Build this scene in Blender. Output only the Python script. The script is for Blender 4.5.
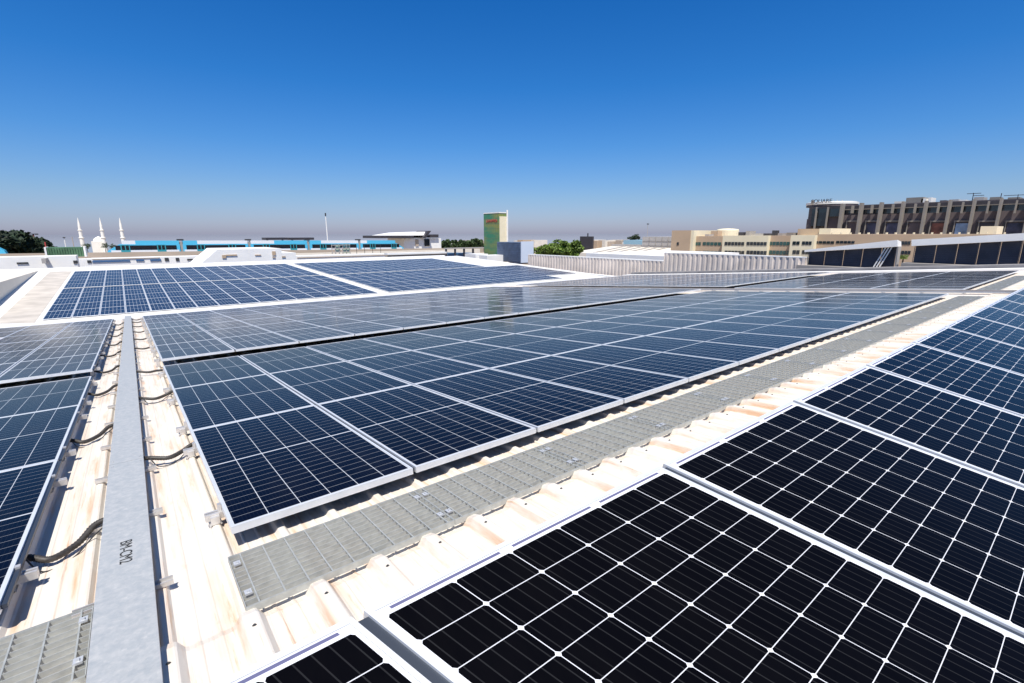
import bpy, math, random
from mathutils import Vector, Matrix
random.seed(7)
scn = bpy.context.scene
for o in list(bpy.data.objects): bpy.data.objects.remove(o)
COL = scn.collection
V = Vector

# ---------------------------------------------------------------- camera
# world: x along the walkway, y along the roof ribs, z up, eye point at the origin
RX = ((0.78335008, -0.62157829, -0.00175383),
      (-0.13665416, -0.16946583, -0.97601587),
      (0.60637306, 0.76480178, -0.21769233))
FPX = 482.55
rr, dd, ff = [V(r) for r in RX]
cam_d = bpy.data.cameras.new('camera')
cam = bpy.data.objects.new('camera', cam_d); COL.objects.link(cam)
cam_d.sensor_width = 36.0; cam_d.lens = FPX / 1024 * 36.0
cam_d.clip_start = 0.05; cam_d.clip_end = 40000
m = Matrix.Identity(4)
for i in range(3):
    m[i][0] = rr[i]; m[i][1] = -dd[i]; m[i][2] = -ff[i]
cam.matrix_world = m
scn.camera = cam
scn.render.resolution_x = 1024; scn.render.resolution_y = 683

# ---------------------------------------------------------------- sky, sun, exposure
SUN = V((-0.25, -0.40, 1.0)).normalized()
wd = bpy.data.worlds.new('World'); scn.world = wd; wd.use_nodes = True
nt = wd.node_tree
sky = nt.nodes.new('ShaderNodeTexSky'); sky.sky_type = 'NISHITA'; sky.sun_disc = False
sky.sun_elevation = math.asin(SUN.z); sky.sun_rotation = math.atan2(SUN.x, SUN.y)
sky.altitude = 0; sky.air_density = 1.0; sky.dust_density = 0.6; sky.ozone_density = 3.0
bg = nt.nodes['Background']; bg.inputs[1].default_value = 0.105
wtc = nt.nodes.new('ShaderNodeTexCoord'); wsp = nt.nodes.new('ShaderNodeSeparateXYZ')
nt.links.new(wtc.outputs['Generated'], wsp.inputs[0])
wr = nt.nodes.new('ShaderNodeValToRGB'); cr = wr.color_ramp
for i, (p_, c_) in enumerate(((0.0, (0.68, 0.71, 1.12)), (0.068, (0.54, 0.71, 1.02)), (0.16, (0.30, 0.66, 1.08)), (0.26, (0.15, 0.60, 1.10)), (0.39, (0.085, 0.55, 1.10)), (1.0, (0.16, 0.36, 0.60)))):
    e_ = cr.elements[i] if i < 2 else cr.elements.new(p_)
    e_.position = p_; e_.color = (*[v_ / 1.3 for v_ in c_], 1)
nt.links.new(wsp.outputs[2], wr.inputs[0])
wm_ = nt.nodes.new('ShaderNodeMix'); wm_.data_type = 'RGBA'; wm_.blend_type = 'MULTIPLY'; wm_.inputs[0].default_value = 1; wm_.clamp_result = False
nt.links.new(sky.outputs[0], wm_.inputs[6]); nt.links.new(wr.outputs[0], wm_.inputs[7])
nt.links.new(wm_.outputs[2], bg.inputs[0])
sl = bpy.data.lights.new('sun', 'SUN'); sl.energy = 4.2; sl.angle = math.radians(0.53); sl.color = (1, 0.955, 0.88)
so = bpy.data.objects.new('sun', sl); COL.objects.link(so)
so.rotation_euler = SUN.to_track_quat('Z', 'Y').to_euler()
scn.view_settings.view_transform = 'Standard'; scn.view_settings.look = 'None'
scn.view_settings.gamma = 1; scn.view_settings.use_curve_mapping = False
scn.view_settings.exposure = 0.55
scn.render.engine = 'CYCLES'
scn.cycles.max_bounces = 6; scn.cycles.transparent_max_bounces = 8

# ---------------------------------------------------------------- pixel -> place
def ray(px, py):
    return rr * ((px - 512) / FPX) + dd * ((py - 341.5) / FPX) + ff
def at(px, py, x=None, y=None, z=None):
    r = ray(px, py)
    if x is not None: return r * (x / r.x)
    if y is not None: return r * (y / r.y)
    return r * (z / r.z)
GZ = -13.0

# ---------------------------------------------------------------- materials
def newmat(name):
    mt = bpy.data.materials.new(name); mt.use_nodes = True
    return mt, mt.node_tree, mt.node_tree.nodes['Principled BSDF']
def flat(name, col, rough=0.6, metal=0.0, noise=0.0, scale=3.0, spec=0.5, bump=0.0):
    mt, t, b = newmat(name)
    b.inputs['Roughness'].default_value = rough; b.inputs['Metallic'].default_value = metal
    b.inputs['Specular IOR Level'].default_value = spec
    b.inputs['Base Color'].default_value = (*col, 1)
    if noise > 0:
        tc = t.nodes.new('ShaderNodeTexCoord'); nz = t.nodes.new('ShaderNodeTexNoise')
        nz.inputs['Scale'].default_value = scale; nz.inputs['Detail'].default_value = 6
        t.links.new(tc.outputs['Object'], nz.inputs['Vector'])
        cr = t.nodes.new('ShaderNodeValToRGB')
        cr.color_ramp.elements[0].position = 0.3; cr.color_ramp.elements[1].position = 0.7
        cr.color_ramp.elements[0].color = (*[c * (1 - noise) for c in col], 1)
        cr.color_ramp.elements[1].color = (*[min(1, c * (1 + noise)) for c in col], 1)
        t.links.new(nz.outputs['Fac'], cr.inputs[0]); t.links.new(cr.outputs[0], b.inputs['Base Color'])
        if bump:
            bp = t.nodes.new('ShaderNodeBump'); bp.inputs['Strength'].default_value = bump
            t.links.new(nz.outputs['Fac'], bp.inputs['Height']); t.links.new(bp.outputs[0], b.inputs['Normal'])
    return mt
class N:  # tiny math-node helper
    def __init__(s, t): s.t = t
    def m(s, op, a, b=None, c=None):
        n = s.t.nodes.new('ShaderNodeMath'); n.operation = op
        for i, v in enumerate((a, b, c)):
            if v is None: continue
            if isinstance(v, (int, float)): n.inputs[i].default_value = v
            else: s.t.links.new(v, n.inputs[i])
        return n.outputs[0]
    def mix(s, f, a, b):
        n = s.t.nodes.new('ShaderNodeMix'); n.data_type = 'RGBA'
        if isinstance(f, (int, float)): n.inputs[0].default_value = f
        else: s.t.links.new(f, n.inputs[0])
        for i, v in ((6, a), (7, b)):
            if isinstance(v, tuple): n.inputs[i].default_value = (*v, 1)
            else: s.t.links.new(v, n.inputs[i])
        return n.outputs[2]
    def noise(s, vec, scale, detail=4, rough=0.55):
        n = s.t.nodes.new('ShaderNodeTexNoise'); n.inputs['Scale'].default_value = scale
        n.inputs['Detail'].default_value = detail; n.inputs['Roughness'].default_value = rough
        s.t.links.new(vec, n.inputs['Vector']); return n.outputs['Fac']
    def mapv(s, vec, sc):
        n = s.t.nodes.new('ShaderNodeMapping'); n.inputs['Scale'].default_value = sc
        s.t.links.new(vec, n.inputs['Vector']); return n.outputs[0]
    def ramp(s, v, lo, hi):
        n = s.t.nodes.new('ShaderNodeMapRange'); n.inputs[1].default_value = lo; n.inputs[2].default_value = hi
        s.t.links.new(v, n.inputs[0]); return n.outputs[0]

def cellmat(name, cell, cell2, line, mu, mv, gap, rows, ratio, lu, lv, ch, nbus, busmix, rough, ribbon=False, dust=0.03, l2=0.75):
    """photovoltaic sheet: UV is in module widths (v runs to `ratio`)"""
    mt, t, b = newmat(name); n = N(t)
    uv = t.nodes.new('ShaderNodeUVMap'); uv.uv_map = 'UVMap'
    sp = t.nodes.new('ShaderNodeSeparateXYZ'); t.links.new(uv.outputs[0], sp.inputs[0])
    u, v = sp.outputs[0], sp.outputs[1]
    pu = (1 - 2 * mu) / 6; pv = (ratio - 2 * mv - gap) / rows
    mid = mv + pv * rows / 2
    U = n.m('DIVIDE', n.m('SUBTRACT', u, mu), pu)
    up = n.m('GREATER_THAN', v, mid + gap / 2)
    Vv = n.m('DIVIDE', n.m('SUBTRACT', n.m('SUBTRACT', v, mv), n.m('MULTIPLY', up, gap)), pv)
    fu = n.m('FRACT', n.m('ADD', U, 8)); fv = n.m('FRACT', n.m('ADD', Vv, 8))
    du = n.m('MULTIPLY', n.m('MINIMUM', fu, n.m('SUBTRACT', 1, fu)), pu)
    dv = n.m('MULTIPLY', n.m('MINIMUM', fv, n.m('SUBTRACT', 1, fv)), pv)
    L1 = n.m('LESS_THAN', du, lu); L2 = n.m('LESS_THAN', dv, lv)
    L3 = n.m('LESS_THAN', n.m('ADD', du, dv), ch)
    mg = n.m('LESS_THAN', n.m('ABSOLUTE', n.m('SUBTRACT', v, mid + gap / 2)), max(gap / 2, lv))
    o1 = n.m('LESS_THAN', n.m('MINIMUM', u, n.m('SUBTRACT', 1, u)), mu)
    o2 = n.m('LESS_THAN', n.m('MINIMUM', v, n.m('SUBTRACT', ratio, v)), mv)
    inside_strip = None
    w = L1
    for k in (L3, mg, o1, o2): w = n.m('MAXIMUM', w, k)
    fb = n.m('FRACT', n.m('MULTIPLY', fu, nbus))
    bus = n.m('LESS_THAN', n.m('ABSOLUTE', n.m('SUBTRACT', fb, 0.5)), 0.045 if nbus < 7 else 0.07)
    tc = t.nodes.new('ShaderNodeTexCoord')
    geo = t.nodes.new('ShaderNodeNewGeometry'); GP = geo.outputs['Position']
    nz = n.noise(GP, 1.3, 3)
    oi = t.nodes.new('ShaderNodeObjectInfo')
    hue = n.m('ADD', n.m('MULTIPLY', nz, 0.6), n.m('MULTIPLY', oi.outputs['Random'], 0.4))
    base = n.mix(hue, cell, cell2)
    # each cell a touch different
    wn = t.nodes.new('ShaderNodeTexWhiteNoise'); wn.noise_dimensions = '2D'
    cb = t.nodes.new('ShaderNodeCombineXYZ')
    t.links.new(n.m('FLOOR', U), cb.inputs[0]); t.links.new(n.m('FLOOR', Vv), cb.inputs[1])
    t.links.new(cb.outputs[0], wn.inputs['Vector'])
    base = n.mix(n.m('MULTIPLY', wn.outputs['Value'], 0.35), base, cell2)
    base = n.mix(n.m('MULTIPLY', bus, busmix), base, line)
    base = n.mix(n.m('MULTIPLY', L2, l2), base, line)
    c = n.mix(w, base, line)
    if ribbon:
        st = n.m('MULTIPLY', n.m('GREATER_THAN', v, 0.0155), n.m('LESS_THAN', v, 0.0225))
        fs = n.m('FRACT', n.m('ADD', n.m('MULTIPLY', U, 0.5), 0.0))
        st = n.m('MULTIPLY', st, n.m('MULTIPLY', n.m('GREATER_THAN', fs, 0.06), n.m('LESS_THAN', fs, 0.94)))
        st = n.m('MULTIPLY', st, n.m('GREATER_THAN', n.m('MINIMUM', u, n.m('SUBTRACT', 1, u)), mu))
        c = n.mix(n.m('MULTIPLY', st, 0.9), c, (0.06, 0.06, 0.16))
    dz = n.noise(n.mapv(GP, (1.0, 0.35, 1.0)), 4.0, 7, 0.72)
    c = n.mix(n.m('MULTIPLY', n.ramp(dz, 0.45, 0.9), dust), c, (0.5, 0.44, 0.36))
    t.links.new(c, b.inputs['Base Color'])
    b.inputs['Roughness'].default_value = rough
    t.links.new(n.m('ADD', n.m('MULTIPLY', dz, 0.10), rough - 0.04), b.inputs['Roughness'])
    b.inputs['Specular IOR Level'].default_value = 0.40; b.inputs['IOR'].default_value = 1.14
    return mt

LINE = (0.52, 0.54, 0.57)
M = {}
M['mono'] = cellmat('dark_blue_cells', (0.0012, 0.0013, 0.004), (0.0022, 0.003, 0.010), LINE, 0.016, 0.024, 0.014, 24, 2.0, 0.0019, 0.0018, 0.0045, 9, 0.010, 0.10, l2=0.38, dust=0.015)
M['poly'] = cellmat('weathered_blue_cells', (0.004, 0.006, 0.018), (0.009, 0.014, 0.036), LINE, 0.016, 0.020, 0.022, 4, 2.0, 0.0040, 0.0030, 0.0045, 4, 0.03, 0.11, dust=0.06, l2=0.30)
M['farc'] = cellmat('bright_blue_cells', (0.002, 0.006, 0.022), (0.005, 0.014, 0.045), LINE, 0.026, 0.03, 0.025, 4, 2.2, 0.0045, 0.0065, 0.006, 4, 0.03, 0.22, l2=0.55)
M['black'] = cellmat('black_cells', (0.0015, 0.0015, 0.0022), (0.003, 0.003, 0.0045), (0.70, 0.71, 0.74), 0.020, 0.030, 0.006, 24, 1.97, 0.0010, 0.0009, 0.0076, 5, 0.022, 0.10, ribbon=True, dust=0.004, l2=0.9)
M['alu'] = flat('anodised_aluminium', (0.78, 0.79, 0.80), 0.38, 0.35, 0.06, 8)
M['joint'] = flat('painted_gap_shade', (0.045, 0.055, 0.075), 0.45, 0.3)  # shade of the gaps between panels, put into the colour
M['alu_rail'] = flat('mill_aluminium', (0.62, 0.60, 0.58), 0.42, 0.5, 0.12, 20)
M['galv_clip'] = flat('bright_zinc', (0.60, 0.61, 0.62), 0.4, 0.35)
M['darkmetal'] = flat('dark_steel', (0.06, 0.06, 0.06), 0.5, 0.3)
M['rubber'] = flat('black_conduit', (0.045, 0.04, 0.036), 0.55, 0, 0.4, 60)
M['wire'] = flat('black_wire', (0.03, 0.03, 0.03), 0.5)
M['white'] = flat('white_paint', (0.86, 0.84, 0.80), 0.6, 0, 0.05, 0.8)
M['offwhite'] = flat('cream_paint', (0.74, 0.68, 0.58), 0.7, 0, 0.06, 0.5)
M['tanwall'] = flat('tan_render', (0.50, 0.37, 0.25), 0.8, 0, 0.06, 0.3)
M['creamwall'] = flat('cream_render', (0.78, 0.70, 0.50), 0.8, 0, 0.05, 0.3)
M['greywall'] = flat('grey_cladding', (0.42, 0.39, 0.36), 0.7, 0, 0.06, 0.3)
M['brownwall'] = flat('brown_grey_stone', (0.125, 0.10, 0.10), 0.8, 0, 0.16, 0.25)
M['darkwall'] = flat('dark_cladding', (0.05, 0.045, 0.05), 0.5, 0, 0.15, 0.5)
M['pil'] = flat('pale_concrete', (0.25, 0.225, 0.195), 0.8, 0, 0.08, 0.5)
M['glass'] = flat('dark_window_glass', (0.012, 0.022, 0.03), 0.08, 0, 0, 1, 0.8)
M['greenglass'] = flat('green_window_glass', (0.02, 0.08, 0.075), 0.1, 0, 0.3, 0.4, 0.8)
M['louvre'] = flat('dark_louvre', (0.045, 0.05, 0.075), 0.5, 0, 0.25, 1.5)
M['concrete'] = flat('grey_concrete', (0.34, 0.31, 0.28), 0.85, 0, 0.12, 0.8)
M['tanconc'] = flat('tan_concrete', (0.46, 0.38, 0.30), 0.85, 0, 0.08, 0.1)
M['trainblue'] = flat('train_blue', (0.09, 0.50, 0.74), 0.3)
M['trainwhite'] = flat('train_white', (0.78, 0.80, 0.82), 0.3)
M['trainwin'] = flat('train_window', (0.01, 0.012, 0.018), 0.08)
M['traingreen'] = flat('train_door_teal', (0.04, 0.30, 0.36), 0.3)
M['stone'] = flat('pale_limestone', (0.86, 0.82, 0.74), 0.8, 0, 0.05, 0.3)
M['leaf'] = flat('green_leaves', (0.13, 0.20, 0.025), 0.6, 0, 0.55, 0.9)
M['leafdark'] = flat('dark_leaves', (0.018, 0.035, 0.014), 0.7, 0, 0.5, 0.4)
M['leafmid'] = flat('olive_leaves', (0.05, 0.085, 0.025), 0.7, 0, 0.5, 0.3)
M['bark'] = flat('bark', (0.10, 0.075, 0.05), 0.9)
M['greenpaint'] = flat('green_paint', (0.09, 0.19, 0.10), 0.6, 0, 0.25, 1.0)
M['red'] = flat('red_paint', (0.45, 0.06, 0.05), 0.5)
M['black'+'txt'] = flat('black_marker', (0.02, 0.02, 0.02), 0.7)
M['paleblue'] = flat('pale_blue_sheet', (0.32, 0.52, 0.62), 0.5)
M['bluepaint'] = flat('blue_paint', (0.05, 0.12, 0.25), 0.5)
M['bluegrey'] = flat('blue_grey_louvre', (0.13, 0.17, 0.24), 0.5, 0, 0.2, 2)
M['orange'] = flat('orange_paint', (0.6, 0.25, 0.05), 0.5)
M['poster_blue'] = flat('blue_white_poster', (0.30, 0.42, 0.58), 0.5, 0, 0.5, 0.35)
M['poster_red'] = flat('brown_red_poster', (0.22, 0.08, 0.05), 0.5, 0, 0.7, 0.4)
M['poster_dark'] = flat('dark_poster', (0.06, 0.06, 0.10), 0.4, 0, 0.8, 0.35)
M['kerb'] = flat('grey_membrane', (0.30, 0.28, 0.27), 0.8, 0, 0.2, 1.5)

def roofmat(name, stain, base=(0.80, 0.745, 0.66)):
    mt, t, b = newmat(name); n = N(t)
    tc = t.nodes.new('ShaderNodeTexCoord'); P = tc.outputs['Object']
    sp = t.nodes.new('ShaderNodeSeparateXYZ'); t.links.new(P, sp.inputs[0])
    a = n.noise(n.mapv(P, (7, 0.55, 1)), 2.0, 8, 0.65)          # long runs down the sheet
    bnz = n.noise(n.mapv(P, (1, 1, 1)), 9.0, 6, 0.7)
    fx = n.m('FRACT', n.m('ADD', n.m('DIVIDE', n.m('SUBTRACT', sp.outputs[0], 0.20), 0.272), 30.0))
    near = n.m('MINIMUM', fx, n.m('SUBTRACT', 1, fx))           # 0 on a rib crown, .5 mid pan
    foot = n.m('SUBTRACT', 1, n.m('MINIMUM', 1, n.m('MULTIPLY', n.m('ABSOLUTE', n.m('SUBTRACT', near, 0.17)), 12)))
    s = n.m('MULTIPLY', n.ramp(a, 0.46, 0.70), n.m('ADD', 0.30, n.m('MULTIPLY', foot, 0.6)))
    s = n.m('ADD', s, n.m('MULTIPLY', n.ramp(bnz, 0.60, 0.78), 0.22))
    fine = n.noise(n.mapv(P, (46, 1.6, 1)), 1.0, 6, 0.75)
    s = n.m('ADD', s, n.m('MULTIPLY', n.m('MULTIPLY', n.ramp(fine, 0.56, 0.66), n.ramp(a, 0.40, 0.60)), 0.45))
    s = n.m('MINIMUM', n.m('MULTIPLY', s, stain), 0.9)
    c = n.mix(s, base, (0.60, 0.36, 0.20))
    sp2 = n.noise(P, 45, 3, 0.6)
    c = n.mix(n.m('MULTIPLY', n.ramp(sp2, 0.70, 0.78), 0.45 * min(1, stain)), c, (0.30, 0.17, 0.09))
    t.links.new(c, b.inputs['Base Color'])
    b.inputs['Roughness'].default_value = 0.45
    bp = t.nodes.new('ShaderNodeBump'); bp.inputs['Strength'].default_value = 0.12; bp.inputs['Distance'].default_value = 0.02
    t.links.new(bnz, bp.inputs['Height']); t.links.new(bp.outputs[0], b.inputs['Normal'])
    return mt
M['roof'] = roofmat('stained_cream_roof_sheet', 1.45, (0.74, 0.685, 0.605))
M['roofclean'] = roofmat('white_roof_sheet', 0.25, (0.80, 0.78, 0.74))
M['roofgrey'] = flat('grey_dirty_roof', (0.52, 0.47, 0.41), 0.8, 0, 0.18, 1.2)

def traymat():
    mt, t, b = newmat('galvanised_cover'); n = N(t)
    tc = t.nodes.new('ShaderNodeTexCoord'); P = tc.outputs['Object']
    a = n.noise(P, 26, 6, 0.7); c2 = n.noise(P, 90, 3, 0.6)
    vo = t.nodes.new('ShaderNodeTexVoronoi'); vo.inputs['Scale'].default_value = 70
    t.links.new(P, vo.inputs['Vector'])
    c = n.mix(n.ramp(a, 0.3, 0.7), (0.31, 0.33, 0.345), (0.48, 0.475, 0.465))
    c = n.mix(n.m('MULTIPLY', vo.outputs['Color'], 0.5), c, (0.30, 0.33, 0.35))
    c = n.mix(n.m('MULTIPLY', n.ramp(c2, 0.62, 0.8), 0.3), c, (0.6, 0.6, 0.6))
    t.links.new(c, b.inputs['Base Color']); b.inputs['Roughness'].default_value = 0.55; b.inputs['Metallic'].default_value = 0.0
    return mt
M['tray'] = traymat()
M['grate'] = flat('galvanised_grating', (0.40, 0.41, 0.39), 0.5, 0.2, 0.14, 25)

# ---------------------------------------------------------------- mesh helpers
class MB:
    def __init__(s): s.v = []; s.f = []; s.m = []; s.uv = {}
    def quad(s, a, b, c, d, mi=0):
        i = len(s.v); s.v += [tuple(a), tuple(b), tuple(c), tuple(d)]; s.f.append((i, i+1, i+2, i+3)); s.m.append(mi)
    def hexa(s, p, mi=0):  # p: 4 bottom then 4 top, same winding
        i = len(s.v); s.v += [tuple(q) for q in p]
        for f in ((3, 2, 1, 0), (4, 5, 6, 7), (0, 1, 5, 4), (1, 2, 6, 5), (2, 3, 7, 6), (3, 0, 4, 7)):
            s.f.append(tuple(i + k for k in f)); s.m.append(mi)
    def box(s, x0, x1, y0, y1, z0, z1, mi=0, T=None):
        p = [(x0, y0, z0), (x1, y0, z0), (x1, y1, z0), (x0, y1, z0), (x0, y0, z1), (x1, y0, z1), (x1, y1, z1), (x0, y1, z1)]
        if T: p = [T(*q) for q in p]
        s.hexa(p, mi)
    def tube(s, pts, rad, n=8, mi=0, cap=True):
        pts = [V(p) for p in pts]; i0 = len(s.v)
        for k, p in enumerate(pts):
            d = (pts[min(k+1, len(pts)-1)] - pts[max(k-1, 0)]).normalized()
            a = d.cross(V((0, 0, 1)));
            if a.length < 1e-3: a = d.cross(V((0, 1, 0)))
            a.normalize(); b = d.cross(a)
            r = rad[k] if isinstance(rad, (list, tuple)) else rad
            for j in range(n):
                t = 2 * math.pi * j / n; s.v.append(tuple(p + a * (r * math.cos(t)) + b * (r * math.sin(t))))
        for k in range(len(pts)-1):
            for j in range(n):
                a = i0 + k*n + j; b = i0 + k*n + (j+1) % n
                s.f.append((a, b, b+n, a+n)); s.m.append(mi)
        if cap:
            s.f.append(tuple(i0 + j for j in range(n))[::-1]); s.m.append(mi)
            s.f.append(tuple(i0 + (len(pts)-1)*n + j for j in range(n))); s.m.append(mi)
    def lathe(s, c, prof, n=16, mi=0):
        i0 = len(s.v)
        for (r, z) in prof:
            for j in range(n):
                t = 2*math.pi*j/n; s.v.append((c[0]+r*math.cos(t), c[1]+r*math.sin(t), c[2]+z))
        for k in range(len(prof)-1):
            for j in range(n):
                a = i0+k*n+j; b = i0+k*n+(j+1) % n
                s.f.append((a, b, b+n, a+n)); s.m.append(mi)
        s.f.append(tuple(i0+j for j in range(n))[::-1]); s.m.append(mi)
        s.f.append(tuple(i0+(len(prof)-1)*n+j for j in range(n))); s.m.append(mi)
    def mesh(s, name, mats, smooth=False):
        me = bpy.data.meshes.new(name); me.from_pydata(s.v, [], s.f)
        if not isinstance(mats, (list, tuple)): mats = [mats]
        for mt in mats: me.materials.append(mt)
        me.polygons.foreach_set('material_index', s.m)
        if smooth: me.polygons.foreach_set('use_smooth', [True]*len(s.f))
        me.update(); return me
    def obj(s, name, mats, parent=None, loc=None, smooth=False):
        o = bpy.data.objects.new(name, s.mesh(name, mats, smooth)); COL.objects.link(o)
        if parent is not None:
            o.parent = parent
            if loc is None: o.matrix_parent_inverse = Matrix.Translation(-V(parent.location))
        if loc is not None: o.location = loc
        return o
def thing(name, label, cat, loc=(0, 0, 0), group=None):
    o = bpy.data.objects.new(name, None); COL.objects.link(o); o.location = loc; o.empty_display_size = 0.2
    o['label'] = label; o['category'] = cat
    if group: o['group'] = group
    return o
def tag(o, label, cat, group=None, kind=None):
    o['label'] = label; o['category'] = cat
    if group: o['group'] = group
    if kind: o['kind'] = kind
    return o
def struct(o): o['kind'] = 'structure'; return o
def textmesh(name, s, mat, M4, size, parent, ext=0.0):
    cu = bpy.data.curves.new(name, 'FONT'); cu.body = s; cu.size = size; cu.extrude = ext
    cu.align_x = 'CENTER'; cu.align_y = 'CENTER'
    tmp = bpy.data.objects.new('tmp', cu); COL.objects.link(tmp)
    bpy.context.view_layer.update()
    me = bpy.data.meshes.new_from_object(tmp.evaluated_get(bpy.context.evaluated_depsgraph_get()))
    bpy.data.objects.remove(tmp)
    me.transform(M4); me.materials.clear(); me.materials.append(mat)
    o = bpy.data.objects.new(name, me); COL.objects.link(o); o.parent = parent
    o.matrix_parent_inverse = Matrix.Translation(-V(parent.location)); return o

# ---------------------------------------------------------------- roof surfaces
S1 = -0.0792
def mod_z(y): return -1.454 + S1*(y - 2.605)        # top of the first three panel rows
def roof_z(y):                                       # pan of the sheet roof
    if y < 9: return mod_z(y) - 0.135
    if y < 24.8: return mod_z(9) - 0.135 - 0.0757*(y - 9)
    return 0
ZV = roof_z(24.79)
F0, FZ, FS = 28.0, -3.478, 0.0365
def far_z(y): return FZ + FS*(y - F0)                # top of the far array
XL, XR = -16.0, 30.2
RP = 0.272
def ribbed(name, x0, x1, ys, zf, mat, h=0.031, dz=0.0, tw=0.028, bw=0.062, first=0.20):
    mb = MB(); xs = []
    k0 = math.ceil((x0 - first)/RP); k1 = math.floor((x1 - first)/RP)
    prof = [(x0, 0)]
    for k in range(k0, k1+1):
        c = first + k*RP
        prof += [(c-bw/2-0.012, 0), (c-bw/2, 0.004), (c-tw/2-0.004, h-0.004), (c-tw/2+0.004, h), (c+tw/2-0.004, h), (c+tw/2+0.004, h-0.004), (c+bw/2, 0.004), (c+bw/2+0.012, 0)]
        for q in (0.36, 0.62):
            prof += [(c+RP*q-0.010, 0), (c+RP*q-0.004, 0.0035), (c+RP*q+0.004, 0.0035), (c+RP*q+0.010, 0)]
    prof = [p for p in prof if x0 <= p[0] <= x1] + [(x1, 0)]
    n = len(prof)
    for y in ys:
        for (x, z) in prof: mb.v.append((x, y, zf(y) + z + dz))
    for j in range(len(ys)-1):
        for i in range(n-1):
            a = j*n+i; mb.f.append((a, a+1, a+1+n, a+n)); mb.m.append(0)
    o = mb.obj(name, mat, smooth=False); return o
struct(ribbed('metal_roof', XL, XR, [1.93, 9.0, 16, 24.0], roof_z, M['roof']))
# ridge sheet lapped over the top edge of the main sheets
def cap_z(y):
    r = roof_z(1.98) + (1.98 - y)*0.085
    return r + 0.018 + (0.0 if y < 1.93 else -0.017*(y-1.93)/0.055)
rc = ribbed('metal_roof_ridge', XL, XR, [1.18, 1.6, 1.90, 1.93, 1.955, 1.985], cap_z, M['roof'], h=0.046, tw=0.050, bw=0.105)
struct(rc)

# ---------------------------------------------------------------- big foreground array: measured plane
W2 = 1.7
k2 = W2/1.65
P2o = V((0.430, 1.339, -1.183))*k2; P2b = V((1.65, 0.014, -0.012))*k2; P2d = V((0.646, -1.582, -0.454))*k2
P2n = P2b.cross(P2d).normalized()
if P2n.z < 0: P2n = -P2n
def P2(u, v, h=0.0): return P2b*u + P2d*v + P2n*h
# back slope of the roof under it
mb = MB()
yf = 1.18; zf0 = cap_z(1.18)
sl = P2d.z/P2d.y
yb = -6.0; zb = zf0 + (yb-yf)*sl
mb.quad((XL, yb, zb), (XR, yb, zb), (XR, yf, zf0+0.002), (XL, yf, zf0+0.002))
struct(mb.obj('metal_roof_back_slope', M['roof']))
# valley and far slope
mb = MB()
RY = [24.0, 26.3, 27.3, 52.0]
zz = [roof_z(24.0), roof_z(24.0)-0.20, far_z(27.3)-0.06, far_z(52.0)-0.06]
for i in range(3):
    mb.quad((XL, RY[i], zz[i]), (31.9, RY[i], zz[i]), (31.9, RY[i+1], zz[i+1]), (XL, RY[i+1], zz[i+1]))
struct(mb.obj('far_roof_slope', M['roofclean']))
mb = MB()   # grey dirty strip left of the far array
def fr(x, y, h=0): return (x, y, far_z(y)-0.06+h)
mb.quad(fr(-4.5, 28.2, .006), fr(-3.25, 27.6, .006), fr(-3.25, 50.3, .006), fr(-4.5, 50.3, .006))
struct(mb.obj('roof_walk_strip', M['roofgrey']))
# building body under the roofs
mb = MB()
mb.box(XL, XR, -6.0, 24.0, GZ, -3.6)
mb.box(XL, 31.9, 24.0, 52.0, GZ, -4.1)
tag(mb.obj('warehouse', M['offwhite']), 'cream warehouse carrying the panelled metal roofs', 'building')

# ---------------------------------------------------------------- solar panel prototypes
def panel_meshes(key, W, L, T, cm, ft=0.040, lip=0.011, ratio=None, gapw=0.02):
    """T maps (x, y, h) in metres on the panel plane to a local vector"""
    fb = MB()
    for (x0, x1, y0, y1) in ((0, W, 0, lip), (0, W, L-lip, L), (0, lip, lip, L-lip), (W-lip, W, lip, L-lip)):
        fb.box(x0, x1, y0, y1, -ft, 0, 0, T)
    if gapw: fb.box(W+0.0006, W+gapw, 0.02, L-0.002, -ft+0.01, -0.012, 1, T)  # dark strip added in the gap, its colour paints the shade there
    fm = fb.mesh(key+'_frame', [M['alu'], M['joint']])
    sb = MB(); g = 0.0008
    sb.box(lip+g, W-lip-g, lip+g, L-lip-g, -0.008, -0.0025, 0, T)
    sm = sb.mesh(key+'_cells', cm)
    uvl = sm.uv_layers.new(name='UVMap')
    r = ratio or L/W
    c = [(lip/W, lip/L*r), (1-lip/W, lip/L*r), (1-lip/W, r-lip/L*r), (lip/W, r-lip/L*r)]
    cc = c + c
    for p in sm.polygons:
        for li in p.loop_indices: uvl.data[li].uv = cc[sm.loops[li].vertex_index]
    return fm, sm
def Tslope(s):
    c = 1/math.sqrt(1+s*s); sn = s*c
    return lambda x, y, h: (x, y*c - h*sn, y*sn + h*c)
PW, PL, PITCH = 1.018, 2.066, 2.078
LW = PW + 0.022
protos = {
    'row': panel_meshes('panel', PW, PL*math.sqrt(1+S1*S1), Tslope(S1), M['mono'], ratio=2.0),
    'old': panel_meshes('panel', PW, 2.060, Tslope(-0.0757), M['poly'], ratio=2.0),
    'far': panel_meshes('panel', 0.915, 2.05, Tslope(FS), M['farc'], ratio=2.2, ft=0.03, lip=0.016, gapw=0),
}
FW, FL = 0.93, 2.09
def T2(x, y, h):
    return tuple(P2(x/W2, y/W2, h))
protos['big'] = panel_meshes('panel', W2*0.975, W2*1.97, T2, M['black'], ft=0.04, lip=0.020, ratio=1.97, gapw=W2*0.0249)
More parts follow.
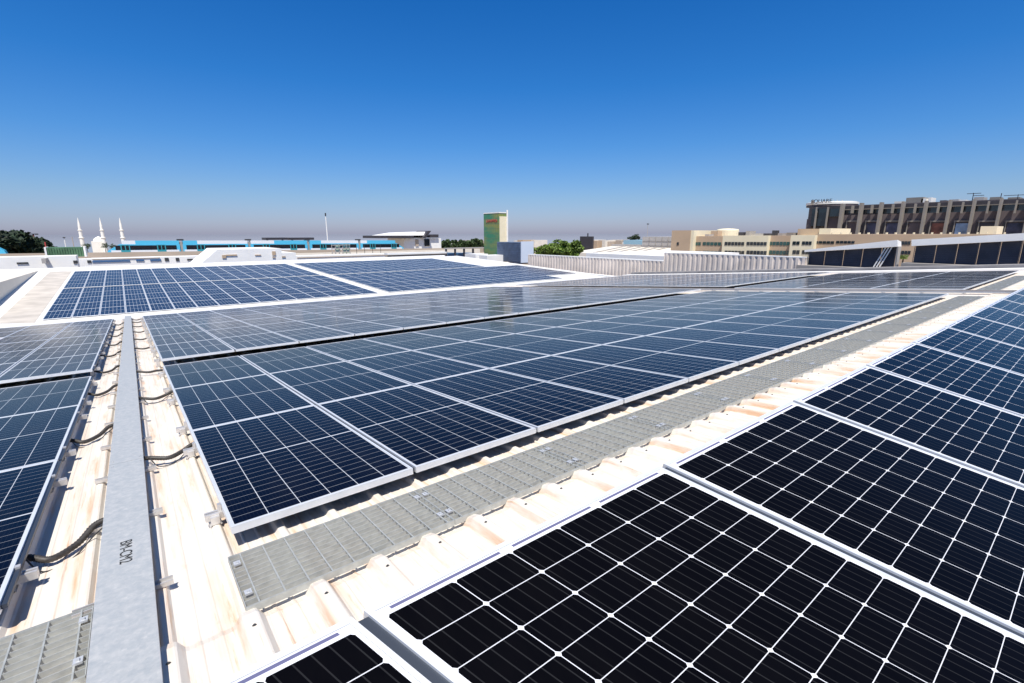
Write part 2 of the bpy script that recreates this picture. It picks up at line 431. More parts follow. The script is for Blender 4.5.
def ordw(n):
    a = ['zeroth', 'first', 'second', 'third', 'fourth', 'fifth', 'sixth', 'seventh', 'eighth', 'ninth', 'tenth', 'eleventh', 'twelfth',
         'thirteenth', 'fourteenth', 'fifteenth', 'sixteenth', 'seventeenth', 'eighteenth', 'nineteenth', 'twentieth']
    t = {20: 'twenty-', 30: 'thirty-', 40: 'forty-'}
    if n <= 20: return a[n]
    if n % 10 == 0: return {30: 'thirtieth', 40: 'fortieth'}[n]
    return t[n//10*10] + a[n % 10]
panels = []   # (kind, loc, label, group, span vectors)
def addp(kind, loc, label, group, ax, ay): panels.append((kind, V(loc), label, group, V(ax), V(ay)))
GAPY = 9.2
def rowy(r):            # r = 1..9
    if r <= 3: return 2.605 + (r-1)*PITCH
    y = GAPY + (r-4)*2.066
    return y + (0.05 if r >= 7 else 0)
OZ0, OS = -1.914, -0.0757
def rowz(r): return mod_z(rowy(r)) if r <= 3 else OZ0 + OS*(rowy(r)-GAPY)
for r in range(1, 10):
    kind = 'row' if r <= 3 else 'old'; s = S1 if r <= 3 else OS
    y = rowy(r); z = rowz(r)
    nc = 15 if r <= 3 else (15 if r < 7 else 15)
    rn = ordw(r) + ' row beyond the walkway'
    adj = 'dark blue' if r <= 3 else 'dusty blue'
    for i in range(nc):
        addp(kind, (0.24+LW*i, y, z), '%s solar panel, %s right of the central tray, %s' % (adj, ordw(i+1), rn), 'solar panels right of the central tray', (LW, 0, 0), (0, 2.07, 2.07*s))
    for i in range(10):
        addp(kind, (17.45+LW*i, y, z), '%s solar panel, %s past the distant crossing tray, %s' % (adj, ordw(i+1), rn), 'solar panels past the distant crossing tray', (LW, 0, 0), (0, 2.07, 2.07*s))
    nl = {1: 2, 2: 3, 3: 3, 4: 3, 5: 4, 6: 4, 7: 4, 8: 5, 9: 5}[r]
    for i in range(nl):
        yy = y - (0.022 if r <= 3 else 0.06)
        addp(kind, (-0.585-PW-LW*i, yy, (mod_z(yy) if r <= 3 else z)), '%s solar panel, %s left of the central tray, %s' % (adj, ordw(i+1), rn), 'solar panels left of the central tray', (LW, 0, 0), (0, 2.07, 2.07*s))
for r in range(10):
    y = F0 + r*FL + (0.38 if r >= 5 else 0)
    def fp(x, c, y=y, r=r):
        addp('far', (x, y, far_z(y)), 'bright blue solar panel, %s from the left, %s row of the far array' % (ordw(c), ordw(r+1)), 'solar panels of the far array', (FW, 0, 0), (0, FL, FL*FS))
    c = 0
    for i in range(16): c += 1; fp(-3.05+FW*i, c)
    n2 = 16 if (r >= 5 or r == 0) else 20
    for i in range(n2): c += 1; fp(12.55+FW*i, c)
for n in range(-1, 11):
    lo = P2o + P2b*n + P2b*0.0125
    addp('big', lo, 'large black solar panel with white grid, %s from the left in the right foreground' % ordw(n+2), 'large black solar panels in the right foreground', P2b, P2d*1.97)
def pix(p):
    Z = p.dot(ff)
    if Z < 0.05: return None
    return (512+FPX*p.dot(rr)/Z, 341.5+FPX*p.dot(dd)/Z)
def parea(e):
    tot = 0; N_ = 6
    for i in range(N_):
        for j in range(N_):
            q = [pix(e[1]+e[4]*((i+a)/N_)+e[5]*((j+b)/N_)) for a, b in ((0, 0), (1, 0), (1, 1), (0, 1))]
            if None in q: continue
            cx = sum(k[0] for k in q)/4; cy = sum(k[1] for k in q)/4
            if 0 <= cx < 1024 and 0 <= cy < 683:
                tot += abs(sum(q[k][0]*q[(k+1) % 4][1]-q[(k+1) % 4][0]*q[k][1] for k in range(4)))/2
    return tot
panels = [((1e6 if e[0] == 'big' else parea(e)), e) for e in panels]
panels.sort(key=lambda a: -a[0])
srcs = {}
rest = MB(); restuv = []
def make_src(kind):
    fm, sm = protos[kind]
    root = bpy.data.objects.new('solar_panel', None); root.empty_display_size = 0.2
    f = bpy.data.objects.new('frame', fm); s = bpy.data.objects.new('cell_sheet', sm)
    return root, f, s
for kind in protos: srcs[kind] = make_src(kind)
cnt = 0
keep = [e for a, e in panels[:298] if a > 0]
others = [e for a, e in panels[298:] if a > 0]
for e in keep:
    kind, loc, label, group, ax, ay = e
    root, f, s = srcs[kind]
    c = root.copy(); COL.objects.link(c); c.location = loc
    c['label'] = label; c['category'] = 'solar panel'; c['group'] = group
    for ch in (f, s):
        q = ch.copy(); COL.objects.link(q); q.parent = c
# the remaining, smallest-looking panels as one object
for k_, kind in enumerate(('row', 'old', 'far', 'big')):
    pass
def merged(lst, name, label):
    vs = []; fs = []; mi = []; uvs = []
    mats = [M['alu'], M['mono'], M['poly'], M['farc'], M['black']]
    idx = {'row': 1, 'old': 2, 'far': 3, 'big': 4}
    for kind, loc, *_ in lst:
        for mesh, m_ in ((protos[kind][0], 0), (protos[kind][1], idx[kind])):
            i0 = len(vs)
            vs += [tuple(v.co + loc) for v in mesh.vertices]
            ul = mesh.uv_layers[0].data if mesh.uv_layers else None
            for p in mesh.polygons:
                fs.append(tuple(i0+k for k in p.vertices)); mi.append(m_)
                for li in p.loop_indices: uvs.append(tuple(ul[li].uv) if ul else (0, 0))
    me = bpy.data.meshes.new(name); me.from_pydata(vs, [], fs)
    for mt in mats: me.materials.append(mt)
    me.polygons.foreach_set('material_index', mi)
    ul = me.uv_layers.new(name='UVMap'); ul.data.foreach_set('uv', [c for u in uvs for c in u])
    me.update()
    o = bpy.data.objects.new(name, me); COL.objects.link(o)
    tag(o, label, 'solar panels', kind='stuff'); return o
merged(others, 'distant_solar_panels', 'remaining distant blue solar panels that show smallest, beyond the nearer panels')

# ---------------------------------------------------------------- mounting rails with feet
def rail(x0, x1, y, ztop, label, side):
    t = thing('mounting_rail', label, 'rail', (x0 if side < 0 else x1, y, ztop-0.04), 'aluminium rails under the panels')
    mb = MB(); mb.box(x0, x1, y-0.02, y-0.006, ztop-0.042, ztop-0.002); mb.box(x0, x1, y+0.006, y+0.02, ztop-0.042, ztop-0.002)
    mb.box(x0, x1, y-0.006, y+0.006, ztop-0.042, ztop-0.022)
    mb.obj('rail_profile', M['alu_rail'], t)
    xe = 0.20 if side < 0 else -0.616
    fb = MB(); zr = roof_z(y)+0.031
    fb.box(xe-0.022, xe+0.022, y-0.045, y-0.021, zr-0.0, ztop-0.012); fb.box(xe-0.03, xe+0.03, y-0.045, y+0.03, zr+0.0005, zr+0.006)
    fb.obj('foot', M['alu_rail'], t)
    kb = MB(); xk = (0.232 if side < 0 else -0.572)
    kb.box(xk-0.012, xk+0.006, y-0.012, y+0.012, ztop-0.001, ztop+0.040)
    kb.obj('end_clamp', M['alu_rail'], t)
for r in range(1, 10):
    for k, off in enumerate((0.35, PL-0.37)):
        y = rowy(r)+off
        z = (mod_z(y) if r <= 3 else OZ0+OS*(y-GAPY)) - 0.041
        w = ('near' if k == 0 else 'far')
        rail(0.155, 15.86, y, z, 'aluminium rail under the %s edge of panel row %s, right of the central tray' % (w, ordw(r)), -1)
        y -= 0.03
        z = (mod_z(y) if r <= 3 else OZ0+OS*(y-GAPY)) - 0.041
        rail(-3.6, -0.515, y, z, 'aluminium rail under the %s edge of panel row %s, left of the central tray' % (w, ordw(r)), 1)
# mid clamps between the panels
# ---------------------------------------------------------------- cable trays
def zt(y): return roof_z(y)
def cable_tray(x0, x1, y0, y1, label, seg, mark=False, top=0.122, cov=None):
    t = thing('cable_tray', label, 'cable tray', ((x0+x1)/2, y0, zt(y0)))
    def bx(mb, xa, xb, ya, yb, h0, h1):
        mb.hexa([(xa, ya, zt(ya)+h0), (xb, ya, zt(ya)+h0), (xb, yb, zt(yb)+h0), (xa, yb, zt(yb)+h0),
                 (xa, ya, zt(ya)+h1), (xb, ya, zt(ya)+h1), (xb, yb, zt(yb)+h1), (xa, yb, zt(yb)+h1)])
    mb = MB(); y = y0
    while y < y1-0.01:
        e = min(y+3.0, y1); e2 = e
        if y < 9 < e: bx(mb, x0+.008, x1-.008, y, 9, 0.062, top-.004); bx(mb, x0+.008, x1-.008, 9, e, 0.062, top-.004)
        else: bx(mb, x0+.008, x1-.008, y, e, 0.062, top-.004)
        y = e
    mb.obj('tray_body', M['galv_clip'], t)
    y = y0
    while y < y1-0.01:
        e = min(y+seg, y1)
        cb = MB()
        for a, b in (((y+.004, 9), (9, e-.004)) if y < 9 < e else ((y+.004, e-.004),)):
            bx(cb, x0, x1, a, b, top-.003, top)
            bx(cb, x0, x0+.0025, a, b, top-.022, top-.003); bx(cb, x1-.0025, x1, a, b, top-.022, top-.003)
        for a in (y+.06, e-.06):
            for xx in (x0+.02, x1-.02):
                cb.lathe((xx, a, zt(a)+top+.0005), [(.006, 0), (.006, .003), (.003, .0045)], 8)
        cb.obj('tray_cover', cov or M['tray'], t)
        y = e
    for k in range(int((y1-y0)/0.86)):
        y = y0+0.35+k*0.86
        if y > y1-.2: break
        sb = MB(); xs0, xs1 = x0-0.085, x1+0.065
        sb.box(xs0, xs1, y-.02, y-.014, zt(y)+.038, zt(y)+.060); sb.box(xs0, xs1, y+.014, y+.02, zt(y)+.038, zt(y)+.060)
        sb.box(xs0, xs1, y-.014, y+.014, zt(y)+.038, zt(y)+.043)
        if k < 6:
            sb.obj('support_strut', M['alu_rail'], t)
        else:
            sb.obj('support_strut', M['alu_rail'], t)
    if mark:
        ym = 2.74; R = Matrix(((0, 1, 0), (-1, 0, 0), (0, 0, 1))).to_4x4()
        R = Matrix.Rotation(math.atan(S1), 4, 'X') @ R
        R.translation = V((-0.186, ym, zt(ym)+top+0.0012))
        textmesh('stencil_marking', 'BM-CM2', M['blacktxt'], R, 0.068, t, 0.0004)
    return t
cable_tray(-0.283, -0.088, 1.24, 24.0, 'galvanised cable tray with black stencilled marking running up the roof between the arrays', 3.0, True)
cable_tray(17.0, 17.12, 1.3, 20.5, 'thin distant cable tray crossing between the two right hand panel blocks', 3.0, False, 0.135, M['kerb'])
# conduits from the tray to the arrays
def conduit(pts, rad, wire, label, grp):
    t = thing('flexible_conduit', label, 'cable', pts[0], grp)
    def sm(P, n=14):
        P = [V(p) for p in P]; out = []
        for k in range(len(P)-1):
            p0 = P[max(k-1, 0)]; p1 = P[k]; p2 = P[k+1]; p3 = P[min(k+2, len(P)-1)]
            for i in range(n//(1)):
                u = i/n
                out.append(0.5*((2*p1)+(p2-p0)*u+(2*p0-5*p1+4*p2-p3)*u*u+(3*p1-p0-3*p2+p3)*u**3))
        out.append(P[-1]); return out
    P = sm(pts); mb = MB()
    mb.tube(P, [rad*(1+0.09*(-1)**k) for k in range(len(P))], 8); mb.obj('corrugated_hose', M['rubber'], t, smooth=True)
    if wire:
        wb = MB(); wb.tube(sm(wire, 6), 0.004, 5); wb.obj('earth_wire', M['wire'], t, smooth=True)
for k, (yt, ya) in enumerate([(4.35, 4.42), (6.8, 6.85), (8.98, 8.75), (12.28, 12.1), (14.34, 14.2), (16.5, 16.4), (18.6, 18.5), (20.6, 20.5), (22.0, 21.6)]):
    z = lambda y, h: roof_z(y)+h
    pts = [(-0.093, yt, z(yt, .085)), (-0.04, yt, z(yt, .072)), (0.06, yt-.03, z(yt, .055)), (0.15, (yt+ya)/2, z(ya, .062)), (0.22, ya, z(ya, .085)), (0.33, ya+.05, z(ya, .09))]
    wr = [(-0.09, yt-.05, z(yt, .09)), (-0.06, yt-.06, z(yt, .11)), (-0.01, yt-.10, z(yt, .035)), (0.09, yt-.05, z(yt, .012)), (0.17, ya-.03, z(ya, .04)), (0.25, ya, z(ya, .10))]
    conduit(pts, 0.0165, wr if k < 2 else None, 'black corrugated conduit, %s up the roof on the right side of the cable tray' % ordw(k+1), 'conduits crossing from the tray to the panels')
for k, (yt, ya) in enumerate([(3.32, 3.14), (5.67, 5.45), (8.0, 7.75), (9.9, 9.7), (12.0, 11.8), (14.0, 13.9), (16.3, 16.2), (18.4, 18.3), (20.6, 20.5)]):
    pts = [(-0.278, yt, z(yt, .085)), (-0.33, yt-.02, z(yt, .078)), (-0.40, yt-.11, z(yt, .045)), (-0.49, ya-.03, z(ya, .04)), (-0.56, ya, z(ya, .06)), (-0.66, ya+.06, z(ya, .08))]
    wr = [(-0.278, yt-.06, z(yt, .08)), (-0.33, yt-.10, z(yt, .06)), (-0.42, yt-.19, z(yt, .012)), (-0.52, ya-.09, z(ya, .015)), (-0.575, ya-.05, z(ya, .09))]
    conduit(pts, 0.0165, wr if k < 2 else None, 'black corrugated conduit, %s up the roof on the left side of the cable tray' % ordw(k+1), 'conduits crossing from the tray to the panels')

# ---------------------------------------------------------------- grating walkway, one thing per section
def grating_meshes(L, W):
    g = MB()
    for k in range(12):                       # bearing bars along x
        y = 0.004 + k*(W-0.008)/11
        g.box(0.0, L, y-.0016, y+.0016, -0.024, 0)
    k = 0.05
    while k < L:
        g.box(k-.003, k+.003, 0.001, W-.001, -0.0065, 0.0012); k += 0.10
    g.box(-0.0015, 0.0015, 0, W, -.027, .001); g.box(L-.0015, L+.0015, 0, W, -.027, .001)
    bar = g.mesh('grating_bars', M['grate'])
    s = MB(); s.box(0, L, -.004, -.0005, -.030, .001); s.box(0, L, W+.0005, W+.004, -.030, .001)
    side = s.mesh('grating_edge_bar', M['grate'])
    return bar, side
GL = 0.985; GW = 0.462
gb, gs = grating_meshes(GL, GW)
clipb = MB()
clipb.box(-.014, .014, -.022, .022, .0012, .004); clipb.box(-.014, .014, -.022, -.019, .004, .010); clipb.box(-.005, .005, -.006, .006, .004, .012); clipb.box(-.012, -.009, -.004, .02, -.03, .001)
cm_ = clipb.mesh('clip', M['galv_clip'])
gang = math.atan(S1)
def walkway(x, label, group):
    o = bpy.data.objects.new('walkway_grating', None); COL.objects.link(o); o.empty_display_size = .2
    o.location = (x, 1.985, roof_z(1.985)+0.061); o.rotation_euler = (gang, 0, 0)
    o['label'] = label; o['category'] = 'grating'; o['group'] = group
    for nm, me in (('bars', gb), ('edge_bars', gs)):
        c = bpy.data.objects.new(nm, me); COL.objects.link(c); c.parent = o
    for px_ in (0.025, GL-0.025):
        for py_ in (0.10, GW-0.09):
            c = bpy.data.objects.new('clip', cm_); COL.objects.link(c); c.parent = o; c.location = (px_, py_, 0)
for k in range(16):
    walkway(0.195+k*(GL+.004), 'galvanised grating section, %s from the cable tray along the right walkway' % ordw(k+1), 'grating sections of the right walkway')
for k in range(3):
    walkway(-0.300-GL-k*(GL+.004), 'galvanised grating section, %s from the cable tray along the left walkway' % ordw(k+1), 'grating sections of the left walkway')
# second block walkway beyond the crossing tray
for k in range(8):
    walkway(17.35+k*(GL+.004), 'distant grating section, %s beyond the crossing tray on the right walkway' % ordw(k+1), 'grating sections of the right walkway')
# roofing screws on the ridge sheet
sb = MB()
for k in range(-4, 60):
    x = 0.20+k*RP; y = 1.845
    sb.lathe((x, y, cap_z(y)+.043), [(.009, 0), (.009, .003), (.005, .0035), (.005, .008)], 8)
o = sb.obj('roofing_screws', M['darkmetal'], rc); 
for k, y in enumerate((3.3, 5.0)):
    pass
# clamps between the big panels
for n in range(0, 6):
    for v in (0.30, 1.45):
        pass

exec_bg = True
# ================================================================ background
def wall_x(mb, X, thick, pl, pr, ptop, pbot=None, mi=0, ground=False, ref=None):
    """box whose face lies on the plane x = X between pixel columns pl, pr"""
    a = at(pl, ptop, x=X); b = at(pr, ptop, x=X); rf = ref if ref is not None else (pl+pr)/2
    zt_ = at(rf, ptop, x=X).z; zb_ = GZ if ground else at(rf, pbot, x=X).z
    mb.box(X, X+thick, min(a.y, b.y), max(a.y, b.y), zb_, zt_, mi)
    return min(a.y, b.y), max(a.y, b.y), zb_, zt_
def wall_y(mb, Y, thick, pl, pr, ptop, pbot=None, mi=0, ground=False, ref=None):
    rf = ref if ref is not None else (pl+pr)/2
    a = at(pl, ptop, y=Y); b = at(pr, ptop, y=Y)
    zt_ = at(rf, ptop, y=Y).z; zb_ = GZ if ground else at(rf, pbot, y=Y).z
    mb.box(a.x, b.x, Y, Y+thick, zb_, zt_, mi)
    return a.x, b.x, zb_, zt_

# ground, and water added to mirror the low sky at the horizon
mb = MB(); mb.quad((-6000, -3000, GZ), (9000, -3000, GZ), (9000, 460, GZ), (-6000, 460, GZ))
gm = flat('dry_sandy_ground', (0.36, 0.29, 0.21), 0.9, 0, 0.25, 0.02)
struct(mb.obj('ground', gm))
mb = MB(); mb.quad((-30000, 459, GZ-0.3), (30000, 459, GZ-0.3), (30000, 30000, GZ-0.3), (-30000, 30000, GZ-0.3))
mb.quad((8990, -30000, GZ-0.3), (30000, -30000, GZ-0.3), (30000, 459, GZ-0.3), (8990, 459, GZ-0.3))
mb.quad((-30000, -30000, GZ-0.3), (-5990, -30000, GZ-0.3), (-5990, 459, GZ-0.3), (-30000, 459, GZ-0.3))
mb.quad((-5990, -30000, GZ-0.3), (8990, -30000, GZ-0.3), (8990, -2990, GZ-0.3), (-5990, -2990, GZ-0.3))
wm = flat('calm_sea', (0.16, 0.19, 0.25), 0.04, 0, 0, 1, 0.5)
struct(mb.obj('added_sea', wm))

# --- parapet kerbs of our own roof
mb = MB(); mb.box(30.2, 30.55, -6.0, 24.0, -6, roof_z(9)+.16); 
def kerbx(mb, x0, x1, ys, zf):
    for a, b in zip(ys, ys[1:]):
        mb.hexa([(x0, a, -8), (x1, a, -8), (x1, b, -8), (x0, b, -8), (x0, a, zf(a)), (x1, a, zf(a)), (x1, b, zf(b)), (x0, b, zf(b))])
mb = MB(); kerbx(mb, 29.9, 30.7, [-6, 9, 24.0], lambda y: (mod_z(y) if y < 9 else roof_z(min(y, 24.7))+.15)-0.02)
tag(mb.obj('roof_parapet', M['white']), 'low white parapet along the far right edge of the panelled roof', 'parapet')
mb = MB(); kerbx(mb, 30.9, 31.6, [-6, 9, 24.0], lambda y: (mod_z(y) if y < 9 else roof_z(min(y, 24.7))+.15)+.12)
tag(mb.obj('gutter_wall', M['kerb']), 'dark grey gutter wall just outside the white parapet on the right', 'wall')
mb = MB(); kerbx(mb, 32.0, 32.5, [24.0, 30, 52.0], lambda y: (far_z(max(y, 28))-0.05))
tag(mb.obj('side_parapet', M['white']), 'white parapet along the right side of the far array', 'parapet')
mb = MB(); wall_y(mb, 52.0, 0.4, -60, 445, 261.5, 275, ref=256)
tag(mb.obj('back_parapet', M['white']), 'long white parapet behind the far array', 'parapet')

# --- raised neighbouring roof on the left with a shaded side wall
X0 = -6.6
p_ap = at(38, 271, z=far_z(50)-.1); 
def onfar(px, py):      # point on the far roof plane
    r = ray(px, py); zc = FZ-0.06-FS*F0
    t_ = zc/(r.z - FS*r.y); return r*t_
a = onfar(38, 271.5); b0 = onfar(0, 303.5)
XW = a.x
bot1 = V((XW, a.y, a.z)); bn = at(0, 303.5, x=XW)
tn = at(0, 282.5, x=XW)
dirb = (bn-bot1); dirt = (tn-bot1)
k = 1.35
b2 = bot1+dirb*k; t2 = bot1+dirt*k
mb = MB()
mb.hexa([tuple(b2), tuple(bot1+V((0, 0, -.02))), tuple(bot1+V((-25, 0, -.02))), tuple(b2+V((-25, 0, 0))),
         tuple(t2), tuple(bot1+V((0, 0, .05))), tuple(bot1+V((-25, 0, .35))), tuple(t2+V((-25, 0, .3)))])
tag(mb.obj('neighbour_roof', M['offwhite']), 'raised white roof with a shaded tan side wall at the left edge', 'roof')

def dep(p): return p.dot(ff)
# --- metro viaduct and train
YV = 164.0
GR = -0.0085
def zl(px, py, y): return at(px, py, y=y).z - GR*at(px, py, y=y).x    # height referred to x = 0
def gbox(mb, x0, x1, y0, y1, z0, z1, mi=0):
    mb.hexa([(x0, y0, z0+GR*x0), (x1, y0, z0+GR*x1), (x1, y1, z0+GR*x1), (x0, y1, z0+GR*x0),
             (x0, y0, z1+GR*x0), (x1, y0, z1+GR*x1), (x1, y1, z1+GR*x1), (x0, y1, z1+GR*x0)], mi)
zd1 = zl(200, 251.2, YV); zd0 = zl(200, 257.0, YV)
t = thing('metro_viaduct', 'long tan concrete viaduct carrying the blue metro train', 'viaduct', (0, YV, GZ))
mb = MB(); gbox(mb, -90, 175, YV, YV+10, zd0, zd1-0.9); mb.obj('deck', M['tanconc'], t)
mb = MB(); gbox(mb, -90, 175, YV-.3, YV-.02, zd1-1.2, zd1); gbox(mb, -90, 175, YV-.42, YV-.32, zd0-.1, zd0+0.5); mb.obj('deck_parapet', M['tanconc'], t)
for k in range(9):
    x = -75+k*30; mb = MB(); mb.box(x-1.2, x+1.2, YV+3.5, YV+6.5, GZ, zd0+GR*x); mb.obj('pier', M['concrete'], t)
YT = 167.0; zt1 = zl(230, 240.6, YT); zt0 = zd1-1.0; hh = zt1-zt0
tr = thing('metro_train', 'blue and white five car metro train on the viaduct', 'train', (at(105, 250, y=YT).x, YT, zt0))
cx = [at(p, 250, y=YT).x for p in (105, 182, 250, 309, 360, 405)]
wz0, wz1 = zt0+hh*0.38, zt0+hh*0.68
def nose(mb, xa, xb, ya, yb, z0, z1, d, mi):      # d: side on which the roof slopes in
    sl_ = 3.2
    xa1 = xa+(sl_ if d < 0 else 0); xb1 = xb-(sl_ if d > 0 else 0)
    zm = z0+(z1-z0)*.45
    mb.hexa([(xa, ya, z0+GR*xa), (xb, ya, z0+GR*xb), (xb, yb, z0+GR*xb), (xa, yb, z0+GR*xa),
             (xa+(.6 if d < 0 else 0), ya, zm+GR*xa), (xb-(.6 if d > 0 else 0), ya, zm+GR*xb), (xb-(.6 if d > 0 else 0), yb, zm+GR*xb), (xa+(.6 if d < 0 else 0), yb, zm+GR*xa)], mi)
    mb.hexa([(xa+(.6 if d < 0 else 0), ya, zm+GR*xa), (xb-(.6 if d > 0 else 0), ya, zm+GR*xb), (xb-(.6 if d > 0 else 0), yb, zm+GR*xb), (xa+(.6 if d < 0 else 0), yb, zm+GR*xa),
             (xa1, ya, z1+GR*xa), (xb1, ya, z1+GR*xb), (xb1, yb, z1+GR*xb), (xa1, yb, z1+GR*xa)], mi)
for i in range(5):
    a, b = cx[i]+(0.35 if i else 0), cx[i+1]-(0.35 if i < 4 else 0)
    mb = MB(); d = -1 if i == 0 else (1 if i == 4 else 0)
    nose(mb, a, b, YT, YT+2.8, zt0, zt1-.95, d, 0)
    c = mb.obj('car_body', [M['trainblue']], tr)
    L_ = b-a
    mb = MB(); lo_, hi_ = ((0.34, 0.97) if i in (0, 2) else ((0.03, 0.55) if i == 3 else (0.25, 0.8)))
    ra, rb = a+(3.6 if d < 0 else 0), b-(3.6 if d > 0 else 0)
    for (pa, pb, mi_) in ((100, 135, 0), (135, 197, 1), (197, 274, 0), (274, 321, 1), (321, 367, 0), (367, 410, 1)):
        xa_ = max(ra+.1, at(pa, 241, y=YT).x); xb2 = min(rb-.1, at(pb, 241, y=YT).x)
        if xb2 > xa_: gbox(mb, xa_, xb2, YT+.05, YT+2.55, zt1-.945, zt1, mi_)
    mb.obj('roof', [M['trainwhite'], M['trainblue']], c)
    mb = MB(); gbox(mb, a+(1.2 if d < 0 else .3), b-(1.2 if d > 0 else .3), YT-.05, YT-.01, zt0, zt0+hh*.36); mb.obj('side_skirt', M['trainwhite'], c)
    mb = MB(); gbox(mb, a+(2.2 if d < 0 else .8), b-(2.2 if d > 0 else .8), YT-.06, YT-.01, wz0, wz1); mb.obj('window_band', M['trainwin'], c)
    for q in (0.26, 0.74):
        mb = MB(); xx = a+L_*q; gbox(mb, xx-1.0, xx+1.0, YT-.10, YT-.065, zt0+.2, wz1+.15)
        gbox(mb, xx-.75, xx-.1, YT-.12, YT-.105, wz0, wz1, 1); gbox(mb, xx+.1, xx+.75, YT-.12, YT-.105, wz0, wz1, 1)
        mb.obj('door', [M['traingreen'], M['trainwin']], c)
for i in range(1, 5):
    mb = MB(); gbox(mb, cx[i]-.35, cx[i]+.35, YT+.3, YT+2.5, zt0+.2, zt1-.4); mb.obj('gangway', M['concrete'], tr)
    mb = MB(); gbox(mb, cx[i]-.8, cx[i]+.8, YT+.8, YT+2.0, zt1, zt1+.45); mb.obj('roof_unit', M['darkmetal'], tr)
tr = thing('metro_train', 'second blue train with only its nose showing at the left edge', 'train', (at(0, 250, y=YT).x, YT, zt0))
mb = MB(); xb_ = at(8, 250, y=YT+4).x; nose(mb, xb_-20, xb_, YT+3.4, YT+6.2, zt0-.2, zt1-.2, 1, 0); c = mb.obj('car_body', M['trainblue'], tr)
mb = MB(); gbox(mb, xb_-18, xb_-3, YT+3.34, YT+3.38, wz0, wz1); mb.obj('window_band', M['trainwin'], tr)

# --- mosque
YM = 390.0
t = thing('mosque', 'white mosque with pointed minarets far behind the train', 'mosque', (at(98, 245, y=YM).x, YM, GZ))
def minaret(px, py):
    p = at(px, py, y=YM); x, zt_ = p.x, p.z; H = zt_-GZ; mb = MB()
    u = dep(p)/FPX      # metres per pixel
    prof = [(1.9*u, 0), (1.75*u, H-30*u), (1.7*u, H-20.5*u), (2.2*u, H-20*u), (2.2*u, H-19.4*u), (1.5*u, H-19.2*u), (1.45*u, H-13*u), (1.9*u, H-12.6*u), (1.9*u, H-12*u), (1.2*u, H-11.8*u), (1.1*u, H-8*u), (0.12*u, H)]
    mb.lathe((x, YM, GZ), prof, 12); o = mb.obj('minaret', M['stone'], t)
for px in (77.5, 99.5, 119.3): minaret(px, 217.6)
p = at(98, 237, y=YM); u = dep(p)/FPX
mb = MB(); hz = at(98, 241.5, y=YM).z; xl = at(90.5, 240, y=YM).x; xr = at(106, 240, y=YM).x
mb.box(xl, xr, YM+3, YM+15, GZ, hz); mb.obj('prayer_hall', M['stone'], t)
mb = MB(); mb.lathe(((xl+xr)/2, YM+9, hz), [(4.8*u, 0), (4.6*u, 1.2*u), (3.8*u, 2.6*u), (2.3*u, 3.8*u), (.2*u, 5*u)], 16); mb.obj('dome', M['stone'], t)

# --- trees
def crown_mesh(r, n, leaf, seed, flat_=0.0):
    rnd = random.Random(seed); mb = MB()
    cl = []
    for _ in range(26):
        v = V((rnd.gauss(0, 1), rnd.gauss(0, 1), rnd.gauss(0, 1))).normalized()*rnd.uniform(.35, .95)
        cl.append((V((v.x*r[0], v.y*r[1], v.z*r[2])), rnd.uniform(.22, .42)))
    for _ in range(n):
        c, q = rnd.choice(cl); v = V((rnd.gauss(0, 1), rnd.gauss(0, 1), rnd.gauss(0, 1))).normalized()*rnd.uniform(.55, 1)
        p = c+V((v.x*r[0], v.y*r[1], v.z*r[2]))*q
        if p.z < -r[2]*.9: continue
        a = V((rnd.gauss(0, 1), rnd.gauss(0, 1), rnd.gauss(0, .6))).normalized(); b = a.cross(V((rnd.gauss(0, 1), rnd.gauss(0, 1), rnd.gauss(0, 1)))).normalized()
        s_ = leaf*rnd.uniform(.6, 1.3)
        mb.quad(p-a*s_-b*s_*.5, p+a*s_-b*s_*.5, p+a*s_+b*s_*.5, p-a*s_+b*s_*.5)
    return mb
def tree(px, ptop, pl, pr, label, mat, y=None, x=None, n=2200, leaf=None, seed=1, hr=None, group=None, cat='tree'):
    p = at(px, ptop, x=x, y=y); u = dep(p)/FPX
    rw = (pr-pl)/2*u; rz = hr*u if hr else rw*.75
    t = thing('tree', label, cat, (p.x, p.y, GZ), group)
    mb = crown_mesh((rw*.86, rw*.86, rz), n, leaf or rw*.07, seed)
    cz = p.z-rz
    mb.v = [(a+p.x, b+p.y, c+cz) for a, b, c in mb.v]
    mb.obj('crown', mat, t)
    tb = MB(); tb.tube([(p.x, p.y, GZ), (p.x+.1, p.y, (GZ+cz)/2), (p.x, p.y, cz)], [rw*.07+.12, rw*.05+.1, rw*.02+.05], 7)
    for a in range(4):
        tb.tube([(p.x, p.y, cz-rz*.6), (p.x+math.cos(a*1.7)*rw*.5, p.y+math.sin(a*1.7)*rw*.5, cz+rz*.2)], [.1, .03], 5)
    tb.obj('trunk', M['bark'], t)
tree(3, 230.5, -32, 38, 'large dark tree at the left edge beside the viaduct', M['leafdark'], y=185, n=16000, seed=4, hr=17, leaf=.75)
tree(548, 242, 528, 563, 'bright green bushy tree, left part of the clump beyond the corrugated wall', M['leaf'], x=52, n=5200, seed=5, hr=9, leaf=.14)
tree(572, 239.5, 556, 592, 'bright green bushy tree, right part of the clump beyond the corrugated wall', M['leaf'], x=50, n=5200, seed=6, hr=10, leaf=.14)
tree(561, 240.2, 545, 580, 'bright green bushy tree in the middle of the clump beyond the corrugated wall', M['leaf'], x=54, n=5200, seed=9, hr=10, leaf=.14)
